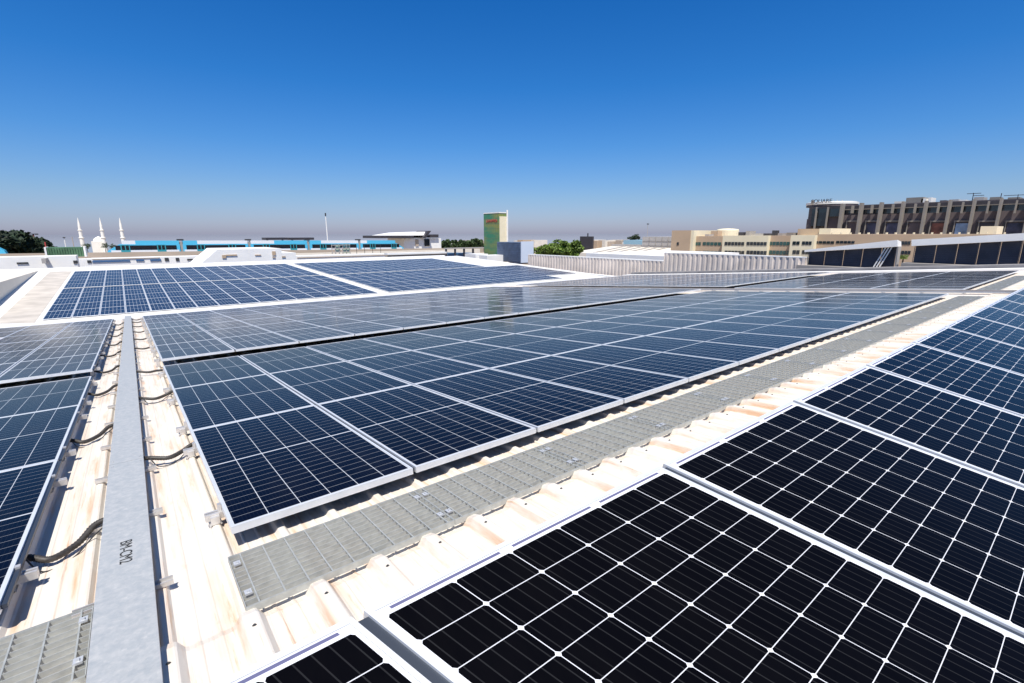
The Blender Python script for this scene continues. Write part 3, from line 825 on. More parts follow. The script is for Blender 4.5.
for k, (px, pt, w) in enumerate([(446, 239.3, 11), (455, 240.5, 9), (463, 239.8, 9), (472, 238.4, 13), (478, 238.0, 11)]):
    tree(px, pt, px-w*.62, px+w*.62, 'small green tree on the skyline, %s of five left of the green tower' % ordw(k+1), M['leafmid'], y=235, n=2600, seed=20+k, hr=5.5, leaf=.5, group='skyline trees left of the green tower')
tree(636, 234.5, 627, 645, 'round dark green tree on the skyline left of the grey building', M['leafdark'], x=230, n=1200, seed=31, hr=5)
for k, (px, pt, w) in enumerate([(86, 243, 9), (104, 242.5, 8), (112, 243.5, 8)]):
    tree(px, pt, px-w/2, px+w/2, 'low scrubby tree in front of the mosque, %s from the left' % ordw(k+1), M['leafmid'], y=300, n=500, seed=40+k, hr=3, group='low trees in front of the mosque')
tree(904, 254.2, 898.5, 910, 'small green shrub in the gap between the two louvred sheds', M['leaf'], x=60, n=700, seed=51, hr=2.6, cat='shrub')

# --- masts and small upright things
def pole(name, px, p0, p1, label, cat, y=None, x=None, w=.12, arm=None, mat='concrete', group=None):
    a = at(px, p1, x=x, y=y); b = at(px, p0, x=x, y=y)
    t = thing(name, label, cat, (a.x, a.y, GZ), group)
    mb = MB(); mb.tube([(a.x, a.y, GZ), (a.x, a.y, b.z)], [w*1.2, w*.8], 8); mb.obj('pole', M[mat], t)
    if arm:
        mb = MB(); u = dep(a)/FPX
        for (dx, dz, w2, h2) in arm: mb.box(a.x+(dx-w2)*u, a.x+(dx+w2)*u, a.y-.3, a.y+.3, b.z+(dz-h2)*u, b.z+(dz+h2)*u)
        mb.obj('head', M['darkmetal'], t)
pole('light_mast', 328, 214, 245, 'tall thin mast with a dark lamp head above the train', 'mast', y=215, w=.22, arm=[(0, -.5, .45, 1.4)], mat='white')
pole('street_lamp', 66.5, 237.5, 250, 'white street lamp left of the mosque', 'lamp', y=200, w=.16, arm=[(0, 0, 1.0, .4)], mat='white')
pole('street_lamp', 74.5, 237, 250, 'thin brown pole just left of the first minaret', 'pole', y=210, w=.12, mat='tanconc')
pole('sign_gantry', 36.5, 234, 250, 'reddish pole with cross arms beside the big dark tree', 'pole', y=190, w=.22, arm=[(-1, 0, 4.5, .35), (2.5, -.2, 1.2, .5)], mat='red')
pole('warning_post', 46.5, 242, 250, 'small red post left of the green canopy', 'post', y=170, w=.16, mat='red')
pole('light_mast', 541, 221, 250, 'thin grey mast rising right of the bushy trees', 'mast', x=400, w=.3, mat='greywall') if False else None
pole('light_mast', 647, 224, 240, 'thin grey mast above the grey clad building', 'mast', x=260, w=.16, arm=[(0, 0, 1.2, .4)], mat='greywall')

# --- green canopy on the roof behind, left
t = thing('green_canopy', 'green ribbed container behind the parapet left of the mosque', 'container', (at(45, 256, y=80).x, 80, -4))
mb = MB(); x0, x1, z0, z1 = wall_y(mb, 80, 3, 46, 83, 247.4, 257, ref=64)
mb.obj('shell', M['greenpaint'], t)
mb = MB()
for k in range(14): xx = x0+(x1-x0)*(k+.5)/14; mb.box(xx-.06, xx+.06, 79.9, 79.995, z0+.05, z1-.05)
mb.obj('ribs', M['greenpaint'], t)
mb = MB(); mb.box(x0-.18, x0-.01, 79.8, 83, z0, z1+.05); mb.box(x1+.01, x1+.18, 79.8, 83, z0, z1+.05); mb.obj('end_post', M['white'], t)

# --- low white roofs and plant behind our back parapet
def block(name, label, cat, mat, pl, pr, ptop, pbot=None, y=None, x=None, thick=8, ground=True, group=None, ref=None):
    mb = MB()
    if y is not None: r = wall_y(mb, y, thick, pl, pr, ptop, pbot, 0, ground, ref)
    else: r = wall_x(mb, x, thick, pl, pr, ptop, pbot, 0, ground, ref)
    o = mb.obj(name, M[mat]); tag(o, label, cat, group); return o, r
def deco_y(parent, name, mat, Y, rects):      # flush fittings on a face y = Y
    for (pl, pr, pt_, pb) in rects:
        mb = MB(); wall_y(mb, Y-.08, .07, pl, pr, pt_, pb); mb.obj(name, M[mat], parent)
def deco_x(parent, name, mat, X, rects, off=.08, th=.07):
    for (pl, pr, pt_, pb) in rects:
        mb = MB(); wall_x(mb, X-off, th, pl, pr, pt_, pb); mb.obj(name, M[mat], parent)
o, r = block('white_roof_block', 'white rooftop block with dark openings behind the left parapet', 'rooftop block', 'white', -40, 76, 257.0, y=66, thick=3)
deco_y(o, 'opening', 'darkmetal', 66, [(16.5, 28, 262.3, 264), (73, 77.5, 260.5, 263.5)])
o, r = block('air_conditioner', 'grey air conditioning unit on the white rooftop left of the mosque', 'air conditioner', 'greywall', 41, 45.5, 258.5, 263.5, y=64, thick=2, ground=False)
o, r = block('white_roof_block', 'low white roof with a blue panel strip below the metro train', 'rooftop block', 'white', 76, 200, 257.6, y=78, thick=3)
deco_y(o, 'opening', 'darkmetal', 78, [(87, 91, 260.3, 263), (164.5, 168.5, 257.8, 261), (175.5, 179, 257.8, 261), (187, 193, 258.8, 260.3)])
deco_y(o, 'blue_strip', 'bluepaint', 78, [(92, 130, 260.6, 262.2), (136, 144, 259.6, 261.4), (150, 161, 259.3, 261.2)])
deco_y(o, 'pipe', 'tanconc', 78, [(92, 160, 258.2, 258.9)])
# sloping rooftop housing
t = thing('rooftop_housing', 'large white rooftop housing with a sloping left side behind the far array', 'rooftop housing', (at(250, 262, y=60).x, 60, -6))
mb = MB(); za = at(250, 249, y=60).z; zb_ = at(250, 270, y=60).z
xs = [at(p, 255, y=60).x for p in (188, 218, 246, 282, 296)]
mb.hexa([(xs[0], 60, zb_), (xs[3], 60, zb_), (xs[3], 68, zb_), (xs[0], 68, zb_), (xs[1], 60, za), (xs[3], 60, za), (xs[3], 68, za), (xs[1], 68, za)])
mb.obj('shell', M['white'], t)
mb = MB(); zc = at(290, 252.8, y=60).z; mb.box(xs[3]+.01, xs[4], 60, 68, zb_, zc); mb.obj('step', M['white'], t)
for (pl, pr, a, b) in [(272, 275.5, 251.3, 255.2), (272.5, 275.5, 256.3, 258), (282, 285.5, 256, 257.5), (226, 237, 254.5, 255.8), (222, 226, 255, 258.2), (255, 261, 254.6, 255.4)]:
    mb = MB(); wall_y(mb, 59.92, .07, pl, pr, a, b); mb.obj('vent', M['tanconc'] if a > 255 else M['tanwall'], t)
o, r = block('white_roof_block', 'long white roof band with pipes right of the sloping housing', 'rooftop block', 'white', 296, 388, 254.6, y=74, thick=2)
deco_y(o, 'pipe', 'tanconc', 74, [(297, 386, 256.0, 256.7)])
o, r = block('guard_wall', 'low tan wall with white top at the right of the back parapet', 'wall', 'tanconc', 387, 446, 254.2, y=56, thick=.6)
mb = MB(); mb.box(r[0], r[1], 55.8, 56.8, r[3]+.004, r[3]+.22); mb.obj('coping', M['white'], o)
# pale band road behind
block('boundary_wall', 'long pale boundary wall beneath the viaduct', 'wall', 'offwhite', 150, 480, 253.0, y=120, thick=1.0)
# scaffold and thin poles
t = thing('scaffold', 'pale green scaffold screens in front of the train', 'scaffold', (at(342, 255, y=90).x, 90, -4))
mb = MB()
for k in range(6):
    p = at(332+k*3.6, 250, y=90); z0 = at(342, 256, y=90).z; z1 = at(342, 244.3, y=90).z
    mb.box(p.x-.05, p.x+.05, 90, 90.1, GZ, z1)
for pz in (245, 248.5, 252):
    z = at(342, pz, y=90).z; mb.box(at(332, pz, y=90).x, at(350, pz, y=90).x, 89.9, 89.99, z-.06, z+.06)
mb.obj('frame', M['greywall'], t)
mb = MB(); wall_y(mb, 90.12, .03, 335, 340, 245.5, 252); wall_y(mb, 90.12, .03, 343, 349, 246.5, 253); mb.obj('screen', flat('pale_green_net', (.38, .50, .40), .8), t)
for k, px in enumerate((357, 365, 373, 381)):
    pole('roof_pole', px, 244.8, 256, 'thin dark roof pole, %s of four right of the green scaffold' % ordw(k+1), 'pole', y=85, w=.05, mat='darkmetal', group='thin roof poles')

# --- metro station
YS = 205.0
t = thing('metro_station', 'white metro station with dark canopies at the right end of the train', 'station', (at(410, 250, y=YS).x, YS, GZ))
def py_(name, mat, pl, pr, a, b, Y=YS, th=8):
    mb = MB(); wall_y(mb, Y, th, pl, pr, a, b); return mb.obj(name, M[mat], t)
py_('hall', 'white', 404, 441, 238.3, 256, YS, 18)
py_('entrance', 'glass', 424.5, 429.5, 239, 246, YS-.4, .3)
py_('panel', 'tanconc', 415.5, 418.5, 239.5, 246, YS-.4, .3)
py_('lower_canopy', 'darkwall', 380.5, 414, 235.6, 238.2, YS-3, 20)
mb = MB(); z0 = at(400, 235.4, y=YS).z; z1 = at(400, 231.6, y=YS).z; x0 = at(386, 235, y=YS).x; x1 = at(403, 235, y=YS).x; x2 = at(427, 235, y=YS).x
mb.hexa([(x0, YS-2, z0), (x2, YS-2, z0), (x2, YS+16, z0), (x0, YS+16, z0), (x1, YS-1, z1-.4), (x2, YS-1, z1), (x2, YS+15, z1), (x1, YS+15, z1-.4)]); mb.obj('roof', M['white'], t)
mb = MB(); A_ = at(422.5, 238, y=YS-3); B_ = at(430, 230.8, y=YS-3); w_ = at(432, 230.8, y=YS-3).x-B_.x
mb.hexa([(A_.x, YS-3.4, A_.z), (A_.x+w_*1.6, YS-3.4, A_.z), (A_.x+w_*1.6, YS+8, A_.z), (A_.x, YS+8, A_.z), (B_.x-w_, YS-3.4, B_.z), (B_.x+w_*.4, YS-3.4, B_.z), (B_.x+w_*.4, YS+8, B_.z), (B_.x-w_, YS+8, B_.z)]); mb.obj('fin', M['darkwall'], t)
py_('upper_canopy', 'darkwall', 429.5, 438.5, 234.4, 237.6, YS-1, 14)
for k, (a, b) in enumerate(((265.5, 287.5), (290.5, 314))):
    o, r = block('platform_canopy', 'flat dark platform canopy behind the train, %s of two' % ('left' if k == 0 else 'right'), 'canopy', 'darkwall', a, b, 237.6, 239.9, y=186, thick=6, ground=False, group='dark platform canopies')
    for q in (.15, .85):
        xx = r[0]+(r[1]-r[0])*q; mb = MB(); mb.box(xx-.25, xx+.25, 188.5, 189, GZ, r[2]-.003); mb.obj('column', M['darkwall'], o)

# --- posts and blue units left of the green tower
YP = 57.0
t = thing('steel_rack', 'open steel frame over blue plant units left of the green tower', 'plant frame', (at(460, 258, y=YP).x, YP, -4))
mb = MB(); wall_y(mb, YP, .5, 445.5, 484, 247.6, 248.6)
mb.obj('top_beam', M['greywall'], t)
for px in (446.5, 455.5, 464.5, 473.5):
    mb = MB(); wall_y(mb, YP+.1, .25, px-.55, px+.55, 248.62, 262); mb.obj('post', M['darkwall'], t)
for (a, b) in ((448, 456.2), (458.5, 465.5), (467.5, 475)):
    mb = MB(); wall_y(mb, YP+.8, 2, a, b, 253, 259.5); mb.obj('plant_unit', flat('blue_unit', (.10, .20, .33), .5), t)
o, r = block('roof_box', 'white rooftop box, left of two below the green tower', 'rooftop box', 'white', 475.5, 488, 254.0, 262, y=52.6, thick=2.5, ground=False)
o, r = block('roof_box', 'white rooftop box, right of two below the green tower', 'rooftop box', 'white', 487, 503.5, 255.2, 262.5, y=50.6, thick=1.8, ground=False)

# --- green glass tower
def cornerbox(pl, pc, pr, ptop, depth_y, pbot=None):
    c = at(pc, ptop, y=depth_y); x0, y0 = c.x, c.y
    y1 = at(pl, ptop, x=x0).y; x1 = at(pr, ptop, y=y0).x
    zb2 = GZ if pbot is None else at(pc, pbot, y=depth_y).z
    return x0, x1, y0, y1, zb2, c.z
x0, x1, y0, y1, zb2, z1 = cornerbox(483.6, 499, 507, 213, 150)
t = thing('glass_tower', 'green glass tower with a red sign near its top', 'tower', (x0, y0, GZ))
gmt, gt_, gb_ = newmat('green_curtain_wall'); nn = N(gt_)
tc = gt_.nodes.new('ShaderNodeTexCoord'); sp = gt_.nodes.new('ShaderNodeSeparateXYZ'); gt_.links.new(tc.outputs['Object'], sp.inputs[0])
g1 = nn.m('LESS_THAN', nn.m('FRACT', nn.m('MULTIPLY', sp.outputs[2], .55)), .10)
g2 = nn.m('LESS_THAN', nn.m('FRACT', nn.m('MULTIPLY', nn.m('ADD', sp.outputs[1], sp.outputs[0]), .8)), .10)
nzz = nn.noise(nn.mapv(tc.outputs['Object'], (.12, .12, .3)), 1.0, 3)
cc_ = nn.mix(nn.ramp(nzz, .35, .65), (.03, .22, .12), (.24, .26, .07))
cc_ = nn.mix(nn.m('MAXIMUM', g1, g2), cc_, (.10, .17, .10))
gt_.links.new(cc_, gb_.inputs['Base Color']); gb_.inputs['Roughness'].default_value = .25
mb = MB(); mb.box(x0, x1, y0, y1, zb2, z1); mb.obj('body', gmt, t)
mb = MB(); mb.box(x0+.15, x1-.2, y0-.25, y0-.02, zb2, z1-1.2); mb.obj('side_cladding', M['creamwall'], t)
mb = MB(); mb.box(x1-.5, x1+.1, y0-.5, y0-.27, zb2, z1+1.2); mb.obj('edge_fin', M['white'], t)
mb = MB(); mb.box(x0-.1, x1, y0-.1, y0+.1, z1+.004, z1+.35); mb.box(x0-.1, x0+.1, y0+.1, y1, z1+.004, z1+.35); mb.obj('crown_rim', M['white'], t)
ps = at(491.5, 221, x=x0-.12)
hS = 3.6*dep(ps)/FPX
R = Matrix(((0, 0, -1), (-1, 0, 0), (0, 1, 0))).to_4x4(); R.translation = ps
textmesh('sign_lettering', 'LAHAMRA', M['red'], R, hS*1.15, t, .05)

# --- blue grey louvred plant box with white side
x0, x1, y0, y1, zb2, z1 = cornerbox(497, 521, 533, 242.3, 47, 262.8)
t = thing('plant_box', 'blue grey louvred plant box with a white side beside the bushy trees', 'plant box', (x0, y0, zb2))
mb = MB(); mb.box(x0, x1, y0, y1, zb2, z1); mb.obj('body', M['bluegrey'], t)
mb = MB(); mb.box(x0-.05, x1, y0-.12, y0-.02, zb2, z1+.1); mb.obj('white_side', flat('pale_blue_white', (.62, .68, .76), .5), t)
mb = MB(); k = zb2+.2
while k < z1: mb.box(x0-.06, x0-.005, y0+.1, y1-.1, k, k+.05); k += .22
mb.obj('louvres', M['bluegrey'], t)

# --- corrugated walls to the right
def corr(name, label, X, pl, pr, ptop_ref, pref, zbot, mat):
    a = at(pl, ptop_ref, x=X).y; b = at(pr, ptop_ref, x=X).y; y0, y1 = min(a, b), max(a, b)
    zt_ = at(pref, ptop_ref, x=X).z; mb = MB(); y = y0; pts = []
    P = .40
    while y < y1:
        pts += [(X, y), (X, y+P*.45), (X+.05, y+P*.60), (X+.05, y+P*.85)]; y += P
    pts = [p for p in pts if p[1] < y1]+[(X, y1)]
    for p, q in zip(pts, pts[1:]): mb.quad((p[0], p[1], zbot), (p[0], p[1], zt_), (q[0], q[1], zt_), (q[0], q[1], zbot))
    mb.box(X+.15, X+.4, y0, y1, zbot, zt_-.01)
    o = mb.obj(name, M[mat]); tag(o, label, 'wall')
    cb = MB(); cb.box(X+.002, X+.42, y0, y1, zt_+.002, zt_+.07); cb.obj('coping', M['white'], o); return o
cw = flat('pinkish_corrugated_sheet', (.74, .64, .55), .7, 0, .15, .8); M['corr'] = cw
corr('corrugated_wall', 'long pinkish corrugated wall ending at the first louvred shed', 33.6, 664, 806, 255.8, 740, -5, 'corr')
corr('corrugated_wall', 'lower cream corrugated wall running behind the bushy trees', 34.4, 528, 668, 258.4, 600, -6, 'corr')
o, r = block('flat_roof', 'white flat roof behind the lower corrugated wall', 'roof', 'white', 586, 667, 254.6, x=41, thick=14)
for k, (px, w) in enumerate(((602, 3), (612, 3.5), (639, 3), (653, 4))):
    mb = MB(); wall_x(mb, 43+k, 1.2, px, px+w, 252.9, 254.8); tag(mb.obj('roof_cowl', M['greywall']), 'small grey roof vent, %s from the left on the white flat roof' % ordw(k+1), 'roof vent', 'vents on the white flat roof')
# long sloping white roof with dark slanted joints
t = thing('skylight_roof', 'long sloping white roof with dark slanted joints right of the bushy trees', 'roof', (90, at(610, 250, x=90).y, GZ))
ya = at(570, 250, x=90).y; yb2 = at(652, 250, x=90).y; zlo = at(612, 254, x=90).z; zhi = at(612, 246.4, x=104).z
mb = MB(); mb.hexa([(90, yb2, GZ), (112, yb2, GZ), (112, ya, GZ), (90, ya, GZ), (90, yb2, zlo), (106, yb2, zhi), (106, ya, zhi), (90, ya, zlo)]); mb.obj('roof_slope', M['offwhite'], t)
for px in (594, 603, 612, 621, 630, 639):
    y_ = at(px, 250, x=90).y; mb = MB()
    dn = V((0, 0, .12)); mb.hexa([(90, y_, zlo+.03), (90, y_+.5, zlo+.03), (106, y_+.5+3, zhi+.03), (106, y_+3, zhi+.03), (90, y_, zlo+.2), (90, y_+.5, zlo+.2), (106, y_+.5+3, zhi+.2), (106, y_+3, zhi+.2)]); mb.obj('joint', M['greywall'], t)
mb = MB(); mb.box(106.1, 107, yb2, ya, zhi-1, zhi+.55); mb.obj('ridge_beam', M['greywall'], t)
o, r = block('dark_plant_room', 'dark box shaped plant room on the skyline right of the bushy trees', 'building', 'darkwall', 580, 592.5, 236.4, x=140, thick=.8)
mb = MB(); wall_x(mb, 144, .3, 587.3, 588, 233.2, 236.4); mb.obj('antenna', M['darkmetal'], o)
block('pale_blue_shed', 'pale blue shed roof on the skyline left of the grey building', 'shed', 'paleblue', 623.5, 643, 240.2, x=180, thick=25)

# --- grey grid building, cream and tan office block
XG = 105.0
o, r = block('grey_building', 'grey clad building left of the tan office block', 'building', 'greywall', 642.5, 673, 236.8, x=XG, thick=30)
for px in (649, 655.5, 662, 668): deco_x(o, 'joint_line', 'concrete', XG, [(px, px+.5, 237, 256)])
for py2 in (241, 245.5, 250): deco_x(o, 'joint_line', 'concrete', XG, [(643, 672.5, py2, py2+.4)])
XO = 98.0
t = thing('office_block', 'long tan and cream office block with ribbon windows in front of the mall', 'building', (XO, at(760, 250, x=XO).y, GZ))
def seg(name, mat, pl, pr, ptop, off=0.0, thick=20, X=XO, par=t, pbot=None):
    mb = MB(); wall_x(mb, X-off, thick, pl, pr, ptop, pbot, ground=pbot is None); return mb.obj(name, M[mat], par)
seg('stair_tower', 'tanwall', 672, 691, 230.4, 1.2, 14)
seg('tower_side', 'creamwall', 691.1, 694, 230.4, 1.1, 10)
seg('wall', 'tanwall', 691, 723, 236.2, 0)
seg('wall', 'creamwall', 723, 768.5, 235.6, 1.0)
seg('wall', 'tanwall', 768.5, 791, 235.6, 0)
seg('wall', 'creamwall', 791, 815, 235.2, 1.2)
seg('wall', 'tanwall', 815, 1100, 234.2, 0)
seg('penthouse', 'tanwall', 798, 819.5, 228.8, -3, 10, pbot=236)
seg('penthouse', 'creamwall', 819.6, 831, 228.4, -2.5, 10, pbot=236)
mb = MB(); pc = at(728, 229, x=XO+8); u = dep(pc)/FPX
mb.lathe((XO+8, pc.y, at(728, 236, x=XO+8).z), [(10.3*u, 0), (10.3*u, 5.6*u), (9.5*u, 6.6*u), (5*u, 7.2*u), (.5*u, 7.4*u)], 24); mb.obj('round_penthouse', M['creamwall'], t)
seg('penthouse', 'tanwall', 711, 718, 231.0, -4, 6, pbot=236)
def windows(pl, pr, a, b, off, n, mat='glass'):
    w = (pr-pl)/n
    for k in range(n):
        mb = MB(); wall_x(mb, XO-off-.06, .05, pl+k*w+w*.08, pl+(k+1)*w-w*.08, a, b, ref=(pl+pr)/2); mb.obj('window', M[mat], t)
for (a, b, dy) in ((242.0, 245.4, 0), (250.8, 254.6, 0)):
    windows(689.3, 700.5, a, b, 0, 2, 'greenglass') if False else None
    windows(695, 701, a+.2, b, 0, 2, 'greenglass'); windows(702.5, 721.5, a+.2, b, 0, 5, 'greenglass')
    windows(724.5, 744.5, a, b, 1.0, 6); windows(746.5, 767, a, b, 1.0, 6)
    windows(769, 790, a-.2, b, 0, 6, 'greenglass')
    windows(792.5, 800, a-.6, b-.5, 1.2, 2); windows(802, 812, a-.6, b-.5, 1.2, 3)
    windows(676.6, 679, a+.3, b, 1.2, 1)
windows(814.5, 834.5, 241.2, 243.8, 0, 5); windows(836, 855, 241, 243.5, 0, 5); windows(898, 911, 241.2, 244.8, 0, 4); windows(898, 911, 250.8, 254.4, 0, 4)
# roof clutter of the office block
for k, (px, w, tp, mt_) in enumerate([(699, 5, 233.6, 'concrete'), (707, 4, 234.2, 'greywall'), (741, 5, 232.2, 'darkwall'), (748, 4, 231.0, 'concrete'), (758, 6, 233.4, 'greywall'), (773, 1.4, 230.4, 'darkmetal'), (780, 4, 233.2, 'concrete'), (790, 7, 232.6, 'pil'), (765, 3, 233.4, 'darkwall')]):
    mb = MB(); wall_x(mb, XO+2, 2.5, px-w/2, px+w/2, tp, 236.4); mb.obj('rooftop_unit', M[mt_], t)
for k in range(20):
    px = 831+k*9.1; mb = MB(); wall_x(mb, XO+1, .5, px, px+1.5, 232.6-k*.02, 234.6); mb.obj('roof_post', M['creamwall'], t)
o, r = block('tan_cube', 'pale tan box standing before the dark doorway of the mall', 'rooftop box', 'creamwall', 981, 997.5, 226.2, 236, x=XO+14, thick=6, ground=False)

# --- louvred sheds
XS = 33.7
def shed(pl, pr, tl, tr_, bl, br, base, label, n, brace):
    t = thing('louvred_shed', label, 'shed', (XS, at((pl+pr)/2, base, x=XS).y, -2))
    A = at(pl, tl, x=XS); B = at(pr, tr_, x=XS); C = at(pl, bl, x=XS); D = at(pr, br, x=XS); zb3 = at((pl+pr)/2, base, x=XS).z
    mb = MB()
    mb.hexa([(XS, D.y, D.z), (XS+0.75, D.y, D.z), (XS+0.75, C.y, C.z), (XS, C.y, C.z), (XS, B.y, B.z), (XS+0.75, B.y, B.z-.1), (XS+0.75, A.y, A.z-.1), (XS, A.y, A.z)])
    mb.obj('roof_slab', M['white'], t)
    def ztop(y): f_ = (y-D.y)/(C.y-D.y); return D.z+(C.z-D.z)*f_-.01
    y0, y1 = D.y+.15, C.y-.05
    xs_ = XS+.55
    us = [pl+(pr-pl)*k/n for k in range(n+1)]
    ys = sorted(at(u_, base, x=xs_).y for u_ in us)
    ys = [max(min(q, y1), y0) for q in ys]
    for a, b in zip(ys, ys[1:]):
        mb = MB()
        mb.hexa([(xs_, a+.03, zb3), (xs_+.1, a+.03, zb3), (xs_+.1, b-.03, zb3), (xs_, b-.03, zb3), (xs_, a+.03, ztop(a)), (xs_+.1, a+.03, ztop(a)), (xs_+.1, b-.03, ztop(b)), (xs_, b-.03, ztop(b))])
        z = zb3+.05; lim = min(ztop(a), ztop(b))
        while z < lim-.05: mb.box(xs_-.035, xs_-.002, a+.03, b-.03, z, z+.03); z += .11
        mb.obj('louvre_panel', M['louvre'], t)
    for a in ys:
        mb = MB(); mb.box(xs_-.06, xs_-.038, a-.012, a+.012, zb3, ztop(a)); mb.obj('post', M['louvre'], t)
    mb = MB(); mb.box(XS-.3, XS+0.75, y0-.3, y1+.3, -5, zb3-.002); mb.obj('plinth', M['concrete'], t)
    if brace:
        for k in range(3):
            ya_ = y0+.12+k*.14; yb_ = ya_+.45
            mb = MB(); mb.hexa([(XS+.2, yb_, zb3), (XS+.26, yb_, zb3), (XS+.26, yb_+.06, zb3), (XS+.2, yb_+.06, zb3), (XS+.2, ya_, ztop(ya_)), (XS+.26, ya_, ztop(ya_)), (XS+.26, ya_+.06, ztop(ya_)), (XS+.2, ya_+.06, ztop(ya_))]); mb.obj('brace', M['white'], t)
    mb = MB(); mb.hexa([(XS+.3, D.y-.02, zb3), (XS+0.7, D.y-.02, zb3), (XS+0.7, D.y+.05, zb3), (XS+.3, D.y+.05, zb3), (XS+.1, D.y-.02, D.z-.004), (XS+0.7, D.y-.02, D.z-.004), (XS+0.7, D.y+.05, D.z-.004), (XS+.1, D.y+.05, D.z-.004)]); mb.obj('end_panel', M['greywall'], t)
    return t
shed(804.5, 897.5, 250.0, 239.8, 252.0, 246.6, 267.0, 'louvred shed with white sloping roof, left of two at the right edge', 5, True)
shed(911.5, 1060, 239.6, 231.0, 246.0, 238.6, 265.6, 'longer louvred shed with white sloping roof, right of two at the right edge', 7, False)

# --- the mall on the right skyline
XM = 190.0
t = thing('shopping_mall', 'large brown grey shopping mall with pilasters and posters on the right skyline', 'building', (XM, at(920, 230, x=XM).y, GZ))
def mx(name, mat, pl, pr, a, b=None, off=0.0, th=1.0, ref=None):
    mb = MB(); wall_x(mb, XM-off, th, pl, pr, a, b, ground=b is None, ref=ref); return mb.obj(name, M[mat], t)
def topl(px): return 206.0-(px-845)*0.0335      # roofline in the photo
mx('main_wall', 'brownwall', 829, 1120, 213.6, None, 0, 60, ref=900)
mx('upper_storey', 'darkwall', 829, 1120, 204.2, 214.5, -.6, 50, ref=900)
mx('roof_edge', 'brownwall', 838, 1120, 203.4, 206.8, -1.2, 3, ref=900)
mx('corner_block', 'darkwall', 809.5, 842, 206.5, None, -1, 40, ref=826)
mx('corner_wing', 'brownwall', 807, 812, 219, None, .5, 10)
# curved white roof of the corner
mb = MB(); pc = at(832, 204, x=XM+9); u = dep(pc)/FPX
z0 = at(832, 205.3, x=XM+9).z
mb.lathe((XM+9, pc.y, z0), [(21.5*u, 0), (22.4*u, .4*u), (22.4*u, 2.4*u), (20*u, 2.9*u)], 40); mb.obj('curved_roof', M['stone'], t)
mb = MB(); mb.lathe((XM+9, pc.y, z0-1.6*u), [(22*u, 0), (22*u, 1.5*u)], 40); mb.obj('curved_fascia', M['brownwall'], t)
mx('glazing', 'glass', 812.5, 828, 208.6, 226, 1.0, .8)
mx('glazing', 'glass', 830, 841, 208.8, 216.5, 1.0, .8)
for px in (816.5, 827.8, 840.5): mx('corner_column', 'pil', px-.55, px+.55, 207.0, 229, 2.2, .9)
pils = [842, 861, 881, 903, 926, 950, 974.5, 1001.5, 1031]
for i, px in enumerate(pils):
    mx('pilaster', 'pil', px-1.3, px+1.1, topl(px)-2.6, 235, 2.6, 2.3)
    mx('recess', 'darkwall', px+1.4, px+3.6, 222.5, 235, 0.12, .1)
    if i < len(pils)-1:
        q = pils[i+1]; mid = (px+q)/2+.6; w = q-px
        mx('mid_fin', 'pil', mid-.6, mid+.6, topl(mid)-.2, 213.2, 2.2, 1.8)
        for (a, b) in ((px+1.8, mid-1.2), (mid+1.2, q-2.2)):
            mx('upper_window', 'glass', a, b, topl(mid)+4.4, 213.2, -.4, .15, ref=mid)
            mx('window_lintel', 'pil', a, b, topl(mid)+3.3, topl(mid)+4.1, -.1, .45, ref=mid)
        mx('surround', 'pil', px+4.2, q-3.2, 220.4, 221.8, .6, .5)
        mx('surround_jamb', 'pil', px+4.2, px+5.2, 221.9, 235, .6, .5)
        ms = ['brownwall', 'poster_dark', 'poster_dark', 'brownwall', 'poster_red', 'poster_blue', 'darkwall', 'poster_dark'][i]
        if i > 0: mx('poster', ms, px+6.2, q-4.2, 223.2, 235, .25, .2)
textp = at(821.5, 201.2, x=XM-2.2)
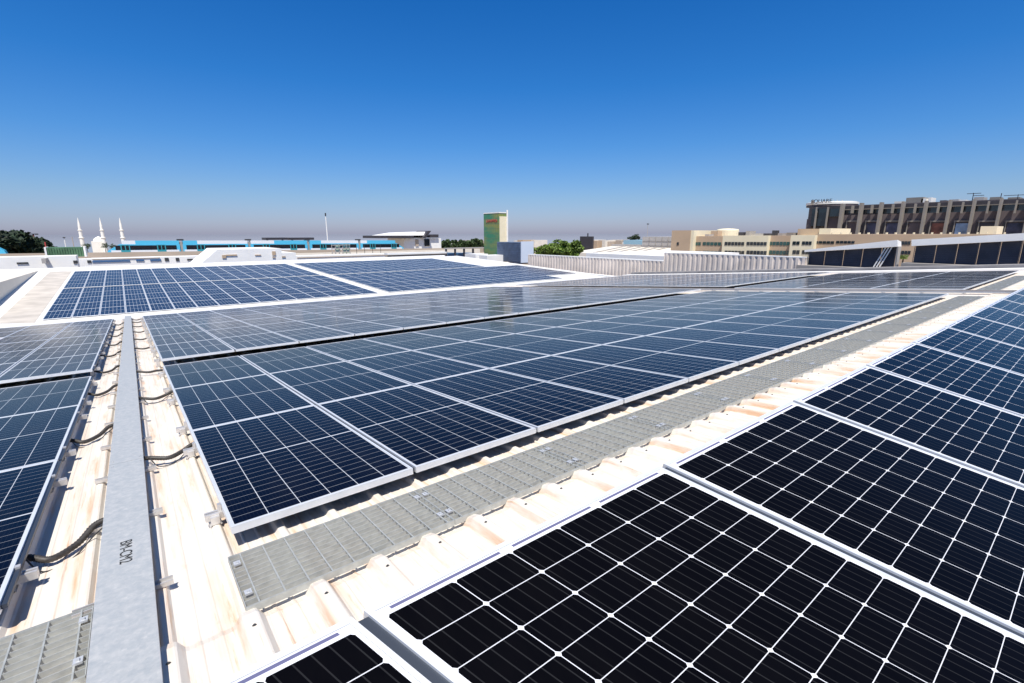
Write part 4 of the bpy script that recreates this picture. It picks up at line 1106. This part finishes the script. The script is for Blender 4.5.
R = Matrix(((0, 0, -1), (-1, 0, 0), (0, 1, 0))).to_4x4(); R.translation = textp
textmesh('roof_lettering', 'SQUARE', M['darkwall'], R, 5.0*dep(textp)/FPX, t, .12)
mx('sign_disc', 'concrete', 811.2, 813.8, 200.4, 204.6, 1.6, .4)
for k, (px, w, tp, mt_) in enumerate([(899, 9, 201.4, 'offwhite'), (915, 17, 197.4, 'pil'), (924, 5, 198.6, 'stone'), (930, 3, 197.4, 'stone'), (943, 6, 200.2, 'brownwall'), (954, 9, 199.4, 'greywall'), (963, 6, 199.8, 'stone'), (979, 10, 197.0, 'greywall'), (995, 10, 197.0, 'pil'), (1014, 12, 197.2, 'pil')]):
    mx('rooftop_unit', mt_, px-w/2, px+w/2, tp, 205, -14, 6)
for (a, b, z_, th_) in ((967, 981, 193.2, .3), (973, 984, 195.2, .25), (1004, 1040, 194.6, .28)): mx('roof_rail', 'darkwall', a, b, z_, z_+.5, -8, .4)
mx('roof_mast', 'darkwall', 973.3, 973.9, 192.8, 204, -8.5, .4); mx('roof_mast', 'darkwall', 1001.2, 1001.9, 193.2, 204, -8.5, .4); mx('roof_mast', 'darkwall', 1018, 1018.6, 194.4, 204, -8.5, .4)
for px in (833, 837, 842): mx('roof_aerial', 'greywall', px, px+.4, 199.8, 204, -6, .3)

# --- distant low town on the horizon
rnd = random.Random(11)
spots = [(508, 534, 210, 10), (588, 642, 260, 13), (441, 484, 330, 9), (590, 700, 420, 12)]
i_ = 0
for (a, b, X_, n) in spots:
    for k in range(n):
        px = a+(b-a)*(k+rnd.random())/n; w = rnd.uniform(2.5, 6); tp = rnd.uniform(239.8, 242.2)
        i_ += 1
        mb = MB(); wall_x(mb, X_+rnd.uniform(0, 30), 12, px-w/2, px+w/2, tp, ground=True)
        side = 'left of the green tower' if a == 441 else ('just right of the green tower' if a == 508 else 'between the bushy trees and the office block')
        tag(mb.obj('distant_building', M[rnd.choice(['offwhite', 'tanwall', 'stone', 'greywall', 'tanconc'])]), 'small pale distant building on the horizon, ' + side, 'building', 'distant buildings ' + side)
